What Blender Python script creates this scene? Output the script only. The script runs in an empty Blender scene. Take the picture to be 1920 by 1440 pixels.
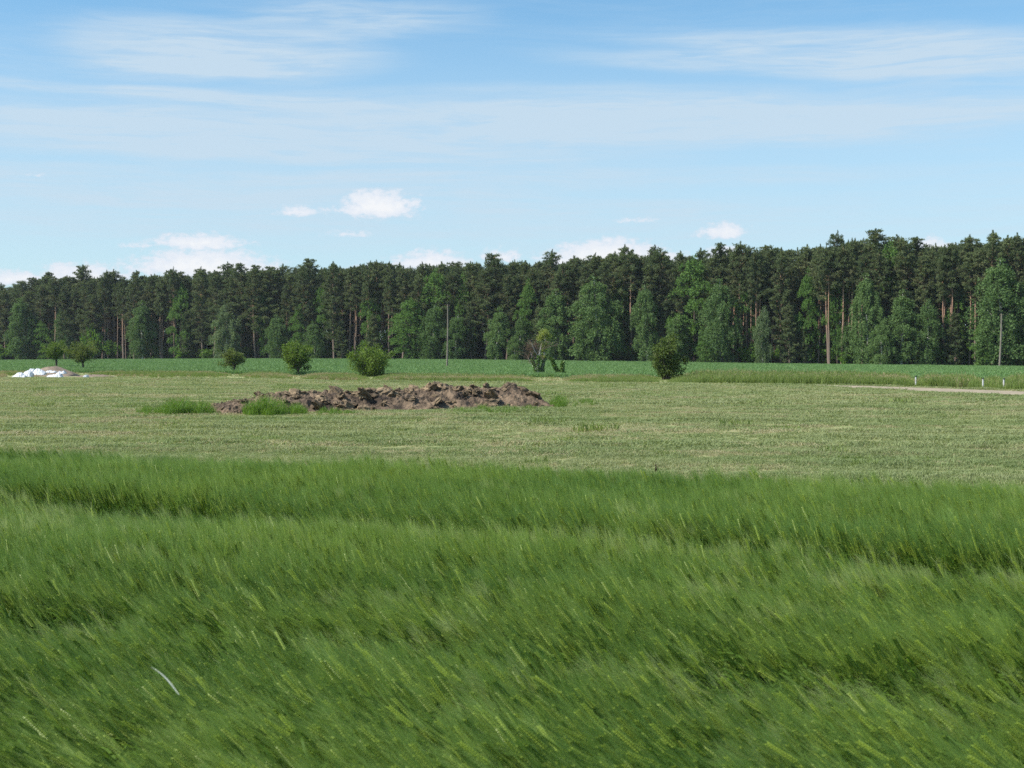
import bpy, math, random
import numpy as np
from mathutils import Vector, Matrix

R = math.radians
sc = bpy.context.scene
COL = sc.collection

# ------------------------------------------------------------------ camera, world, sun, exposure
FPX, HORIZON, CAMZ = 2637.0, 664.0, 2.0          # focal length in photo pixels, horizon row, eye height
PITCH = math.atan((720 - HORIZON) / FPX)
cam_d = bpy.data.cameras.new('camera')
cam_d.sensor_width = 36.0
cam_d.lens = FPX / 1920 * 36.0
cam_d.clip_start, cam_d.clip_end = 0.1, 9000
cam_d.dof.use_dof = True
cam_d.dof.focus_distance = 19.0
cam_d.dof.aperture_fstop = cam_d.lens / 10.0
cam = bpy.data.objects.new('camera', cam_d)
cam.location = (0, 0, CAMZ)
cam.rotation_euler = (R(90) - PITCH, 0, 0)
COL.objects.link(cam)
sc.camera = cam

SUN_AZ, SUN_EL = R(-106), R(47)                   # azimuth from +Y, clockwise positive (sun stands to the left)
sun_dir = Vector((math.sin(SUN_AZ) * math.cos(SUN_EL), math.cos(SUN_AZ) * math.cos(SUN_EL), math.sin(SUN_EL)))
sun_d = bpy.data.lights.new('sun', 'SUN')
sun_d.energy = 4.3
sun_d.angle = R(0.53)
sun_d.color = (1.0, 0.955, 0.88)
sun = bpy.data.objects.new('sun', sun_d)
sun.rotation_euler = sun_dir.to_track_quat('Z', 'Y').to_euler()
sun.location = (-60, 0, 80)
COL.objects.link(sun)

sc.view_settings.view_transform = 'Standard'
sc.view_settings.look = 'None'
sc.view_settings.exposure = 0.85
sc.view_settings.gamma = 1.0
sc.view_settings.use_curve_mapping = False
sc.cycles.use_denoising = False
sc.cycles.max_bounces = 4
sc.cycles.diffuse_bounces = 3
sc.cycles.glossy_bounces = 2
sc.cycles.transmission_bounces = 3
sc.cycles.transparent_max_bounces = 4
sc.cycles.use_adaptive_sampling = True
sc.cycles.adaptive_threshold = 0.01
sc.cycles.sample_clamp_indirect = 4.0

world = bpy.data.worlds.new('World')
sc.world = world
world.use_nodes = True


def ray(px, py):
    """direction in the world of a photo pixel"""
    v = Vector(((px - 960) / FPX, 1.0, (720 - py) / FPX))
    v = Matrix.Rotation(-PITCH, 3, 'X') @ v
    return v.normalized()


def ground_pt(px, py, z=0.0):
    d = ray(px, py)
    t = (z - CAMZ) / d.z
    return Vector((d.x * t, d.y * t, z))


def at_depth(px, py, Y):
    d = ray(px, py)
    return Vector((0, 0, CAMZ)) + d * (Y / d.y)


class NT:
    """small helper for building node trees"""
    def __init__(self, tree):
        self.t = tree

    def n(self, typ, **kw):
        nd = self.t.nodes.new(typ)
        for k, v in kw.items():
            setattr(nd, k, v)
        return nd

    def put(self, sock, v):
        if isinstance(v, bpy.types.NodeSocket):
            self.t.links.new(v, sock)
        elif v is not None:
            sock.default_value = v

    def math(self, op, a, b=None, c=None, clamp=False):
        nd = self.n('ShaderNodeMath', operation=op, use_clamp=clamp)
        for i, v in enumerate((a, b, c)):
            self.put(nd.inputs[i], v)
        return nd.outputs[0]

    def vec(self, op, a, b=None):
        nd = self.n('ShaderNodeVectorMath', operation=op)
        self.put(nd.inputs[0], a)
        self.put(nd.inputs[1], b)
        return nd.outputs['Value'] if op in ('LENGTH', 'DOT_PRODUCT') else nd.outputs[0]

    def comb(self, x, y, z=0.0):
        nd = self.n('ShaderNodeCombineXYZ')
        for i, v in enumerate((x, y, z)):
            self.put(nd.inputs[i], v)
        return nd.outputs[0]

    def sep(self, v):
        nd = self.n('ShaderNodeSeparateXYZ')
        self.put(nd.inputs[0], v)
        return nd.outputs

    def noise(self, v, scale, detail=3.0, rough=0.55, dist=0.0, out=0):
        nd = self.n('ShaderNodeTexNoise')
        self.put(nd.inputs['Vector'], v)
        nd.inputs['Scale'].default_value = scale
        nd.inputs['Detail'].default_value = detail
        nd.inputs['Roughness'].default_value = rough
        nd.inputs['Distortion'].default_value = dist
        return nd.outputs[out]

    def ramp(self, f, stops):
        nd = self.n('ShaderNodeValToRGB')
        cr = nd.color_ramp
        while len(cr.elements) < len(stops):
            cr.elements.new(0.5)
        for e, (p, c) in zip(cr.elements, stops):
            e.position = p
            e.color = (c[0], c[1], c[2], 1) if not isinstance(c, (int, float)) else (c, c, c, 1)
        self.put(nd.inputs[0], f)
        return nd.outputs[0]

    def smooth(self, v, a, b):
        nd = self.n('ShaderNodeMapRange', interpolation_type='SMOOTHSTEP')
        self.put(nd.inputs[0], v)
        nd.inputs[1].default_value, nd.inputs[2].default_value = a, b
        return nd.outputs[0]

    def mix(self, f, a, b, blend='MIX'):
        nd = self.n('ShaderNodeMix', data_type='RGBA', blend_type=blend)
        self.put(nd.inputs[0], f)
        self.put(nd.inputs[6], a if isinstance(a, bpy.types.NodeSocket) else (*a, 1))
        self.put(nd.inputs[7], b if isinstance(b, bpy.types.NodeSocket) else (*b, 1))
        return nd.outputs[2]


def build_world():
    t = world.node_tree
    t.nodes.clear()
    g = NT(t)
    sky = g.n('ShaderNodeTexSky', sky_type='NISHITA', sun_disc=False)
    sky.sun_elevation = SUN_EL
    sky.sun_rotation = SUN_AZ % (2 * math.pi)
    sky.altitude = 0
    sky.air_density = 1.0
    sky.dust_density = 0.0
    sky.ozone_density = 8.0
    bg = g.n('ShaderNodeBackground')
    g.put(bg.inputs[0], g.mix(1.0, sky.outputs[0], (0.94, 1.17, 1.05), 'MULTIPLY'))   # camera white balance
    bg.inputs[1].default_value = SKY_STRENGTH

    tc = g.n('ShaderNodeTexCoord')
    d = g.vec('NORMALIZE', tc.outputs['Generated'])
    x, y, z = g.sep(d)
    DEG = 180 / math.pi
    az = g.math('MULTIPLY', g.math('ARCTAN2', x, y), DEG)
    el = g.math('MULTIPLY', g.math('ARCSINE', z), DEG)
    nd = g.n('ShaderNodeMath', operation='WRAP')      # the cloud set of the view recurs round the whole horizon
    g.put(nd.inputs[0], az)
    nd.inputs[1].default_value, nd.inputs[2].default_value = 22.5, -22.5
    azw = nd.outputs[0]
    P = g.comb(azw, el, 0)
    Pf = g.comb(az, el, 0)

    def angles(px, py):
        v = ray(px, py)
        return math.degrees(math.atan2(v.x, v.y)), math.degrees(math.asin(v.z))

    # ---- high cirrus: soft streaks
    warp = g.vec('SUBTRACT', g.noise(g.vec('MULTIPLY', Pf, (0.1, 0.35, 1)), 1.0, 3, 0.5, out=1), (0.5, 0.5, 0.5))
    Pc = g.vec('ADD', P, g.vec('MULTIPLY', warp, (5.0, 1.0, 0)))
    cir = None
    for (px, py, rx, ry, s, slope) in CIRRUS:
        ca, ce = angles(px, py)
        q = g.vec('SUBTRACT', Pc, (ca, ce, 0))
        qx, qy, _ = g.sep(q)
        qy = g.math('MULTIPLY_ADD', qx, slope, qy)
        L = g.vec('LENGTH', g.comb(g.math('DIVIDE', qx, rx / 46.0), g.math('DIVIDE', qy, ry / 44.0)))
        m = g.math('MULTIPLY', g.smooth(L, 1.25, 0.35), s)
        cir = m if cir is None else g.math('ADD', cir, m)
    fine = g.noise(g.vec('MULTIPLY', Pc, (0.16, 1.9, 1)), 1.0, 5, 0.62, 0.4)
    broad = g.noise(g.vec('MULTIPLY', Pc, (0.06, 0.5, 1)), 1.0, 4, 0.55, 0.3)
    fine2 = g.noise(g.vec('MULTIPLY', Pc, (0.35, 5.5, 1)), 1.0, 4, 0.65, 0.6)
    fine = g.smooth(g.math('MULTIPLY_ADD', fine2, 0.4, g.math('MULTIPLY', fine, 0.6)), 0.34, 0.66)
    broad = g.smooth(broad, 0.36, 0.66)
    high = g.smooth(el, 16.5, 24.0)
    cir = g.math('MULTIPLY', cir, g.math('MULTIPLY_ADD', fine, 0.70, 0.42))
    cir = g.math('MULTIPLY_ADD', g.math('MULTIPLY', broad, fine), 0.16, cir)
    cir = g.math('MULTIPLY_ADD', g.math('MULTIPLY', high, g.math('MULTIPLY', broad, fine)), 0.35, cir)
    veil = g.ramp(g.math('DIVIDE', el, 90.0), [(0.0, 0.70), (0.055, 0.64), (0.10, 0.46), (0.15, 0.10), (0.3, 0.05)])   # thin high veil, denser towards the horizon
    cir = g.math('MULTIPLY', g.math('MULTIPLY', cir, 0.92), g.smooth(el, 1.0, 7.0))
    cir = g.math('MINIMUM', g.math('ADD', cir, veil), 0.88, clamp=True)
    bgc = g.n('ShaderNodeBackground')
    bgc.inputs[0].default_value = (0.67, 0.82, 0.95, 1)
    bgc.inputs[1].default_value = 0.50
    mix1 = g.n('ShaderNodeMixShader')
    g.put(mix1.inputs[0], cir)
    t.links.new(bg.outputs[0], mix1.inputs[1])
    t.links.new(bgc.outputs[0], mix1.inputs[2])

    # ---- low cumulus near the horizon
    w1 = g.vec('SUBTRACT', g.noise(g.vec('MULTIPLY', Pf, (0.9, 1.3, 1)), 1.1, 6, 0.62, out=1), (0.5, 0.5, 0.5))
    Pd = g.vec('ADD', P, g.vec('MULTIPLY', w1, (1.9, 0.62, 0)))
    den = lit = None
    for (px, py, rx, ry, s) in CUMULUS:
        ca, ce = angles(px, py)
        qx, qy, _ = g.sep(g.vec('SUBTRACT', Pd, (ca, ce, 0)))
        qy = g.math('MAXIMUM', g.math('DIVIDE', qy, ry / 46.0), g.math('DIVIDE', qy, -0.5 * ry / 46.0))
        L = g.vec('LENGTH', g.comb(g.math('DIVIDE', qx, rx / 46.0), qy))
        m = g.math('MULTIPLY', g.math('SUBTRACT', 1.25, L), s)
        den = m if den is None else g.math('MAXIMUM', den, m)
    puff = g.noise(g.vec('MULTIPLY', Pf, (1.0, 1.6, 1)), 2.6, 8, 0.66)
    den = g.math('ADD', den, g.math('MULTIPLY_ADD', puff, 1.3, -0.72))
    alpha = g.math('MULTIPLY', g.smooth(den, 0.0, 0.5), 0.95)
    col = g.ramp(den, [(0.0, (0.70, 0.78, 0.88)), (0.45, (0.80, 0.85, 0.93)), (1.0, (0.93, 0.94, 0.96))])
    bgk = g.n('ShaderNodeBackground')
    g.put(bgk.inputs[0], col)
    bgk.inputs[1].default_value = 0.56
    mix2 = g.n('ShaderNodeMixShader')
    g.put(mix2.inputs[0], alpha)
    t.links.new(mix1.outputs[0], mix2.inputs[1])
    t.links.new(bgk.outputs[0], mix2.inputs[2])
    out = g.n('ShaderNodeOutputWorld')
    t.links.new(mix2.outputs[0], out.inputs[0])


SKY_STRENGTH = 0.085
# centre px, py, half sizes in px, strength, slope
CIRRUS = [
    (300, 85, 200, 62, .55, .06), (520, 105, 240, 40, .62, .02), (640, 40, 290, 36, .55, -.03), (420, 125, 240, 16, .3, .05),
    (1560, 75, 430, 30, .55, .05), (1500, 118, 520, 26, .5, .04), (1820, 110, 260, 50, .3, 0),
    (300, 172, 520, 12, .42, .02), (120, 212, 260, 12, .4, .02), (1000, 185, 700, 22, .34, .0),
    (960, 235, 1200, 42, .55, .0), (1500, 215, 620, 34, .3, .0), (250, 260, 500, 30, .35, .0), (700, 290, 560, 22, .3, .0),
    (300, 345, 700, 40, .26, .0), (1200, 330, 700, 22, .2, .0), (960, 420, 1300, 60, .2, .0),
]
CUMULUS = [(px, py, rx * 1.12, ry * 1.2, s) for px, py, rx, ry, s in [
    (712, 392, 66, 30, 1.0), (690, 388, 34, 26, 1.0), (745, 390, 40, 22, .9), (562, 399, 42, 13, .55), (640, 397, 60, 9, .4),
    (375, 459, 78, 20, .75), (262, 462, 28, 8, .5), (385, 505, 130, 32, 1.0), (160, 518, 78, 22, .9), (25, 527, 60, 18, .8),
    (1356, 436, 48, 18, .7), (1140, 490, 110, 34, 1.2), (805, 498, 72, 24, .9), (940, 482, 38, 16, .6), (1362, 480, 38, 18, .9),
    (1752, 466, 32, 17, .9), (655, 441, 52, 8, .4), (1185, 415, 42, 7, .38), (65, 326, 22, 6, .3), (1060, 490, 40, 18, .8), (1230, 486, 50, 16, .8), (470, 508, 60, 20, .8), (700, 505, 40, 12, .6)]]
build_world()

# ------------------------------------------------------------------ helpers
def noise2(x, y, seed=0):
    """smooth value noise, vectorised, 0..1"""
    x = np.asarray(x, float); y = np.asarray(y, float)
    xi, yi = np.floor(x).astype(np.int64), np.floor(y).astype(np.int64)
    fx, fy = x - xi, y - yi
    fx, fy = fx * fx * (3 - 2 * fx), fy * fy * (3 - 2 * fy)

    def h(a, b):
        n = (a * 374761393 + b * 668265263 + seed * 974634777) & 0x7fffffff
        n = ((n ^ (n >> 13)) * 1274126177) & 0x7fffffff
        n = n ^ (n >> 16)
        return (n & 0xffff) / 65535.0
    return (h(xi, yi) * (1 - fx) + h(xi + 1, yi) * fx) * (1 - fy) + (h(xi, yi + 1) * (1 - fx) + h(xi + 1, yi + 1) * fx) * fy


def fbm(x, y, oct=4, seed=0):
    s, a, tot = 0, 1.0, 0
    for i in range(oct):
        s = s + a * noise2(np.asarray(x) * 2 ** i, np.asarray(y) * 2 ** i, seed + i * 17)
        tot += a
        a *= 0.5
    return s / tot


class MB:
    """collects geometry for one mesh"""
    def __init__(self):
        self.v, self.f, self.t, self.n = [], [], [], 0

    def add(self, verts, faces, mat=0, tint=0.5, smooth=False):
        verts = np.asarray(verts, float).reshape(-1, 3)
        faces = np.asarray(faces, np.int64)
        self.v.append(verts)
        self.t.append(np.broadcast_to(np.asarray(tint, float), (len(verts),)).copy())
        self.f.append((faces + self.n, mat, smooth))
        self.n += len(verts)

    def tube(self, pts, radii, sides=6, mat=0, tint=0.5, smooth=True, cap=True):
        pts = np.asarray(pts, float)
        k = len(pts)
        d = np.gradient(pts, axis=0)
        d /= np.linalg.norm(d, axis=1)[:, None] + 1e-9
        ref = np.array([0.0, 1.0, 0.0]) if abs(d[0][1]) < 0.9 else np.array([1.0, 0, 0])
        a = np.cross(d, ref); a /= np.linalg.norm(a, axis=1)[:, None] + 1e-9
        b = np.cross(d, a)
        ang = np.arange(sides) * 2 * math.pi / sides
        ring = (np.cos(ang)[None, :, None] * a[:, None, :] + np.sin(ang)[None, :, None] * b[:, None, :])
        v = pts[:, None, :] + ring * np.asarray(radii, float)[:, None, None]
        v = v.reshape(-1, 3)
        i = np.arange(k - 1)[:, None] * sides
        j = np.arange(sides)[None, :]
        j2 = (j + 1) % sides
        f = np.stack([i + j, i + j2, i + sides + j2, i + sides + j], -1).reshape(-1, 4)
        self.add(v, f, mat, tint, smooth)

    def cards(self, c, d, ln, wd, rng, mat=0, tint=None, bend=0.0):
        """leaf-shaped diamonds: centre c, long axis d, length, width"""
        c = np.asarray(c, float); N = len(c)
        d = np.asarray(d, float); d = d / (np.linalg.norm(d, axis=1)[:, None] + 1e-9)
        r = rng.normal(size=(N, 3))
        s = np.cross(d, r); s /= np.linalg.norm(s, axis=1)[:, None] + 1e-9
        nrm = np.cross(d, s)
        ln = np.broadcast_to(ln, (N,))[:, None]; wd = np.broadcast_to(wd, (N,))[:, None]
        p0 = c - d * ln * .5
        p2 = c + d * ln * .5
        p1 = c + s * wd * .5 + nrm * ln * bend
        p3 = c - s * wd * .5 + nrm * ln * bend
        v = np.stack([p0, p1, p2, p3], 1).reshape(-1, 3)
        f = np.arange(N)[:, None] * 4 + np.arange(4)[None]
        tint = rng.random(N) if tint is None else np.broadcast_to(tint, (N,))
        self.add(v, f, mat, np.repeat(tint, 4))

    def mesh(self, name, mats):
        me = bpy.data.meshes.new(name)
        V = np.concatenate(self.v)
        me.vertices.add(len(V))
        me.vertices.foreach_set('co', V.ravel())
        loops = np.concatenate([f.ravel() for f, m, s in self.f])
        counts = np.concatenate([np.full(len(f), f.shape[1]) for f, m, s in self.f])
        mi = np.concatenate([np.full(len(f), m) for f, m, s in self.f])
        sm = np.concatenate([np.full(len(f), s) for f, m, s in self.f])
        me.loops.add(len(loops))
        me.loops.foreach_set('vertex_index', loops.astype(np.int32))
        me.polygons.add(len(counts))
        starts = np.concatenate([[0], np.cumsum(counts)[:-1]])
        me.polygons.foreach_set('loop_start', starts.astype(np.int32))
        me.polygons.foreach_set('material_index', mi.astype(np.int32))
        me.polygons.foreach_set('use_smooth', sm.astype(bool))
        me.update(calc_edges=True)
        at = me.attributes.new('tint', 'FLOAT', 'POINT')
        at.data.foreach_set('value', np.concatenate(self.t).astype(np.float32))
        for m in (mats if isinstance(mats, (list, tuple)) else [mats]):
            me.materials.append(m)
        me.validate()
        return me


def obj(name, data, parent=None, loc=None, link=True):
    o = bpy.data.objects.new(name, data)
    if link:
        COL.objects.link(o)
    if parent is not None:
        o.parent = parent
    if loc is not None:
        o.location = loc
    return o


def tag(o, label=None, cat=None, group=None, kind=None):
    for k, v in (('label', label), ('category', cat), ('group', group), ('kind', kind)):
        if v:
            o[k] = v
    return o


def thing(name, label, cat, loc, rz=0, scale=1.0, group=None):
    o = obj(name, None, loc=loc)
    o.rotation_euler = (0, 0, rz)
    o.scale = (scale,) * 3 if isinstance(scale, (int, float)) else scale
    o.empty_display_size = 0.3
    return tag(o, label, cat, group)


def scatter(name, pts, rots, scls, idx, sources, label, cat):
    """one uncountable mass: copies of the source meshes set on points"""
    me = bpy.data.meshes.new(name)
    n = len(pts)
    me.vertices.add(n)
    me.vertices.foreach_set('co', np.asarray(pts, np.float32).ravel())
    a = me.attributes.new('rot', 'FLOAT_VECTOR', 'POINT'); a.data.foreach_set('vector', np.asarray(rots, np.float32).ravel())
    a = me.attributes.new('scl', 'FLOAT_VECTOR', 'POINT'); a.data.foreach_set('vector', np.asarray(scls, np.float32).ravel())
    a = me.attributes.new('idx', 'INT', 'POINT'); a.data.foreach_set('value', np.asarray(idx, np.int32))
    coll = bpy.data.collections.new(name + '_pieces')
    for i, m in enumerate(sources):
        coll.objects.link(obj('%s_piece_%02d' % (name, i), m, link=False))
    o = obj(name, me)
    tag(o, label, cat, None, 'stuff')
    ng = bpy.data.node_groups.new(name + '_scatter', 'GeometryNodeTree')
    ng.interface.new_socket('Geometry', in_out='INPUT', socket_type='NodeSocketGeometry')
    ng.interface.new_socket('Geometry', in_out='OUTPUT', socket_type='NodeSocketGeometry')
    gi, go = ng.nodes.new('NodeGroupInput'), ng.nodes.new('NodeGroupOutput')
    ci = ng.nodes.new('GeometryNodeCollectionInfo')
    ci.inputs['Collection'].default_value = coll
    ci.inputs['Separate Children'].default_value = True
    ci.inputs['Reset Children'].default_value = True
    ip = ng.nodes.new('GeometryNodeInstanceOnPoints')
    ip.inputs['Pick Instance'].default_value = True

    def na(nm, typ):
        q = ng.nodes.new('GeometryNodeInputNamedAttribute')
        q.data_type = typ
        q.inputs['Name'].default_value = nm
        return next(s for s in q.outputs if s.enabled and s.name == 'Attribute')
    L = ng.links.new
    L(gi.outputs[0], ip.inputs['Points'])
    L(ci.outputs[0], ip.inputs['Instance'])
    L(na('idx', 'INT'), ip.inputs['Instance Index'])
    L(na('rot', 'FLOAT_VECTOR'), ip.inputs['Rotation'])
    L(na('scl', 'FLOAT_VECTOR'), ip.inputs['Scale'])
    L(ip.outputs[0], go.inputs[0])
    mod = o.modifiers.new('scatter', 'NODES')
    mod.node_group = ng
    return o


# ------------------------------------------------------------------ materials
def new_mat(name):
    m = bpy.data.materials.new(name)
    m.use_nodes = True
    m.node_tree.nodes.clear()
    g = NT(m.node_tree)
    out = g.n('ShaderNodeOutputMaterial')
    return m, g, out


def leaf_mat(name, dark, light, trans=0.35, rough=0.55, spec=0.3, objvar=0.35, nscale=0.6, warm=None, patch=None, pscale=(.45, .8, 0)):
    """foliage: per-leaf and per-plant colour spread, light passing through"""
    m, g, out = new_mat(name)
    at = g.n('ShaderNodeAttribute', attribute_name='tint')
    oi = g.n('ShaderNodeObjectInfo')
    tc = g.n('ShaderNodeTexCoord')
    nz = g.smooth(g.noise(tc.outputs['Object'], nscale, 2), 0.35, 0.65)
    f = g.math('MULTIPLY', at.outputs['Fac'], 1 - objvar - 0.25)
    f = g.math('MULTIPLY_ADD', oi.outputs['Random'], objvar, f)
    f = g.math('MULTIPLY_ADD', nz, 0.25, f, clamp=True)
    c = g.mix(f, dark, light)
    if warm:
        w = g.math('MULTIPLY', g.smooth(g.noise(tc.outputs['Object'], nscale * 0.8, 2), 0.5, 0.68), warm[1])
        c = g.mix(w, c, warm[0])
    if patch:                                        # broad tone patches; on barley, wind-wave sheen put into the colour
        w = g.smooth(g.noise(g.vec('MULTIPLY', oi.outputs['Location'], pscale), 1.0, 4, .62), .36, .64)
        c = g.mix(w, c, g.mix(1.0, c, patch, 'MULTIPLY'))
    p = g.n('ShaderNodeBsdfPrincipled')
    g.put(p.inputs['Base Color'], c)
    p.inputs['Roughness'].default_value = rough
    p.inputs['Specular IOR Level'].default_value = spec
    tr = g.n('ShaderNodeBsdfTranslucent')
    g.put(tr.inputs[0], g.mix(1.0, c, (1.0, 1.0, 0.55), 'MULTIPLY'))
    mx = g.n('ShaderNodeMixShader')
    mx.inputs[0].default_value = trans
    m.node_tree.links.new(p.outputs[0], mx.inputs[1])
    m.node_tree.links.new(tr.outputs[0], mx.inputs[2])
    m.node_tree.links.new(mx.outputs[0], out.inputs[0])
    return m


def solid_mat(name, c1, c2, scale=4.0, rough=0.85, spec=0.2, bump=0.3, bscale=12.0, bdist=0.02, coord='Object', tint=False):
    m, g, out = new_mat(name)
    tc = g.n('ShaderNodeTexCoord')
    v = tc.outputs[coord]
    f = g.smooth(g.noise(v, scale, 5, 0.6), 0.3, 0.7)
    if tint:
        oi = g.n('ShaderNodeObjectInfo')
        f = g.math('MULTIPLY_ADD', f, 0.5, g.math('MULTIPLY', oi.outputs['Random'], 0.5))
    p = g.n('ShaderNodeBsdfPrincipled')
    g.put(p.inputs['Base Color'], g.mix(f, c1, c2))
    p.inputs['Roughness'].default_value = rough
    p.inputs['Specular IOR Level'].default_value = spec
    if bump:
        b = g.n('ShaderNodeBump')
        b.inputs['Strength'].default_value = bump
        b.inputs['Distance'].default_value = bdist
        g.put(b.inputs['Height'], g.noise(v, bscale, 5, 0.65))
        g.put(p.inputs['Normal'], b.outputs[0])
    m.node_tree.links.new(p.outputs[0], out.inputs[0])
    return m


def pine_bark():
    m, g, out = new_mat('pine_bark')
    tc = g.n('ShaderNodeTexCoord')
    z = g.sep(tc.outputs['Object'])[2]
    n = g.noise(g.vec('MULTIPLY', tc.outputs['Object'], (3, 3, 0.8)), 1.5, 4)
    h = g.smooth(g.math('MULTIPLY_ADD', n, 4.0, z), 5.0, 12.0)
    c = g.mix(h, (0.17, 0.125, 0.10), (0.35, 0.195, 0.125))
    c = g.mix(g.smooth(n, 0.4, 0.7), c, (0.22, 0.155, 0.115))
    p = g.n('ShaderNodeBsdfPrincipled')
    g.put(p.inputs['Base Color'], c)
    p.inputs['Roughness'].default_value = 0.85
    m.node_tree.links.new(p.outputs[0], out.inputs[0])
    return m


def birch_bark():
    m, g, out = new_mat('birch_bark')
    tc = g.n('ShaderNodeTexCoord')
    n = g.noise(g.vec('MULTIPLY', tc.outputs['Object'], (2, 2, 6)), 1.2, 4)
    c = g.mix(g.smooth(n, 0.52, 0.62), (0.62, 0.6, 0.55), (0.09, 0.08, 0.07))
    p = g.n('ShaderNodeBsdfPrincipled')
    g.put(p.inputs['Base Color'], c)
    p.inputs['Roughness'].default_value = 0.7
    m.node_tree.links.new(p.outputs[0], out.inputs[0])
    return m


def meadow_mat():
    m, g, out = new_mat('mown_meadow')
    tc = g.n('ShaderNodeTexCoord')
    v = tc.outputs['Object']
    a = g.smooth(g.noise(g.vec('MULTIPLY', v, (0.16, 0.32, 1)), 1.0, 6, 0.62, 0.3), 0.36, 0.66)
    b = g.smooth(g.noise(g.vec('MULTIPLY', v, (0.7, 1.6, 1)), 1.0, 5, 0.65), 0.35, 0.68)
    f = g.noise(g.vec('MULTIPLY', v, (6, 9, 1)), 1.0, 4, 0.7)
    c = g.mix(a, (0.19, 0.25, 0.085), (0.32, 0.33, 0.16))
    c = g.mix(g.math('MULTIPLY', b, 0.55), c, (0.40, 0.34, 0.20))
    c = g.mix(g.smooth(f, 0.5, 0.75), c, (0.14, 0.19, 0.07))
    p = g.n('ShaderNodeBsdfPrincipled')
    g.put(p.inputs['Base Color'], c)
    p.inputs['Roughness'].default_value = 0.95
    p.inputs['Specular IOR Level'].default_value = 0.1
    bp = g.n('ShaderNodeBump')
    bp.inputs['Strength'].default_value = 0.8
    bp.inputs['Distance'].default_value = 0.08
    g.put(bp.inputs['Height'], f)
    g.put(p.inputs['Normal'], bp.outputs[0])
    m.node_tree.links.new(p.outputs[0], out.inputs[0])
    return m


M = {}
M['meadow'] = meadow_mat()
M['soil_green'] = solid_mat('crop_soil', (0.085, 0.15, 0.05), (0.11, 0.18, 0.06), 0.08, bump=0.5, bscale=2.0, bdist=0.2)
M['barley_soil'] = solid_mat('barley_soil', (0.05, 0.045, 0.025), (0.08, 0.075, 0.04), 3.0)
M['track'] = solid_mat('sandy_track', (0.24, 0.20, 0.14), (0.34, 0.285, 0.205), 0.9, bump=0.5, bscale=5, bdist=0.04)
M['pine_bark'] = pine_bark()
M['birch_bark'] = birch_bark()
M['dark_bark'] = solid_mat('dark_bark', (0.045, 0.035, 0.028), (0.09, 0.07, 0.055), 3.0)
M['dead_wood'] = solid_mat('dead_wood', (0.28, 0.25, 0.22), (0.44, 0.41, 0.37), 2.5, bscale=6)
M['brown_twig'] = solid_mat('brown_twigs', (0.13, 0.095, 0.075), (0.20, 0.15, 0.12), 2.5)
M['pole_wood'] = solid_mat('weathered_pole', (0.15, 0.13, 0.105), (0.22, 0.195, 0.165), 2.0)
M['needles'] = leaf_mat('pine_needles', (0.062, 0.095, 0.042), (0.150, 0.185, 0.080), 0.32, 0.7, 0.12, 0.45, 0.3, ((0.150, 0.125, 0.072), 0.6))
M['birch'] = leaf_mat('birch_leaves', (0.085, 0.150, 0.050), (0.150, 0.235, 0.078), 0.35, 0.7, 0.12, 0.45, 0.5)
M['oak'] = leaf_mat('broad_leaves', (0.080, 0.160, 0.036), (0.145, 0.250, 0.058), 0.35, 0.7, 0.12, 0.4, 0.5)
M['shrub'] = leaf_mat('shrub_leaves', (0.07, 0.14, 0.022), (0.15, 0.27, 0.045), 0.45, 0.7, 0.12, 0.35, 0.6)
M['bush'] = leaf_mat('field_bush_leaves', (0.078, 0.138, 0.022), (0.19, 0.275, 0.046), 0.42, 0.6, 0.2, 0.2, 1.0)
M['bush_dark'] = leaf_mat('dark_bush_leaves', (0.050, 0.088, 0.020), (0.135, 0.185, 0.038), 0.35, 0.6, 0.2, 0.2, 1.0)
M['olive'] = leaf_mat('olive_leaves', (0.085, 0.125, 0.028), (0.18, 0.225, 0.055), 0.40, 0.6, 0.2, 0.2, 1.0)
M['ivy'] = leaf_mat('ivy_leaves', (0.070, 0.140, 0.020), (0.15, 0.25, 0.042), 0.35, 0.4, 0.4, 0.1, 1.5)
M['yellow_leaf'] = leaf_mat('yellow_green_leaves', (0.20, 0.25, 0.05), (0.34, 0.39, 0.09), 0.4, 0.5, 0.3, 0.1, 1.5)
M['dead_leaf'] = leaf_mat('dead_brown_leaves', (0.085, 0.055, 0.04), (0.17, 0.115, 0.085), 0.15, 0.8, 0.1, 0.1, 1.5)
M['crop'] = leaf_mat('young_crop_blades', (0.12, 0.225, 0.070), (0.175, 0.29, 0.10), 0.3, 0.5, 0.3, 0.5, 0.1)
M['verge'] = leaf_mat('verge_grass', (0.125, 0.19, 0.045), (0.22, 0.285, 0.08), 0.4, 0.6, 0.2, 0.4, 0.5)
M['seed_head'] = leaf_mat('grass_seed_heads', (0.27, 0.235, 0.13), (0.42, 0.36, 0.22), 0.3, 0.8, 0.1, 0.4, 0.5)
M['lush'] = leaf_mat('lush_grass', (0.09, 0.18, 0.022), (0.17, 0.29, 0.045), 0.45, 0.5, 0.3, 0.3, 0.8)
M['mown_green'] = leaf_mat('mown_grass_green', (0.245, 0.285, 0.135), (0.335, 0.365, 0.190), 0.35, 0.8, 0.15, 0.25, 0.5, None, (.74, .84, .72), (.10, .22, 0))
M['mown_straw'] = leaf_mat('mown_grass_straw', (0.32, 0.315, 0.170), (0.44, 0.405, 0.255), 0.25, 0.8, 0.15, 0.5, 0.5, None, (.80, .80, .76), (.13, .3, 0))
M['stem'] = leaf_mat('barley_stem', (0.11, 0.215, 0.030), (0.18, 0.29, 0.048), 0.4, 0.5, 0.25, 0.3, 1.0)
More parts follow.
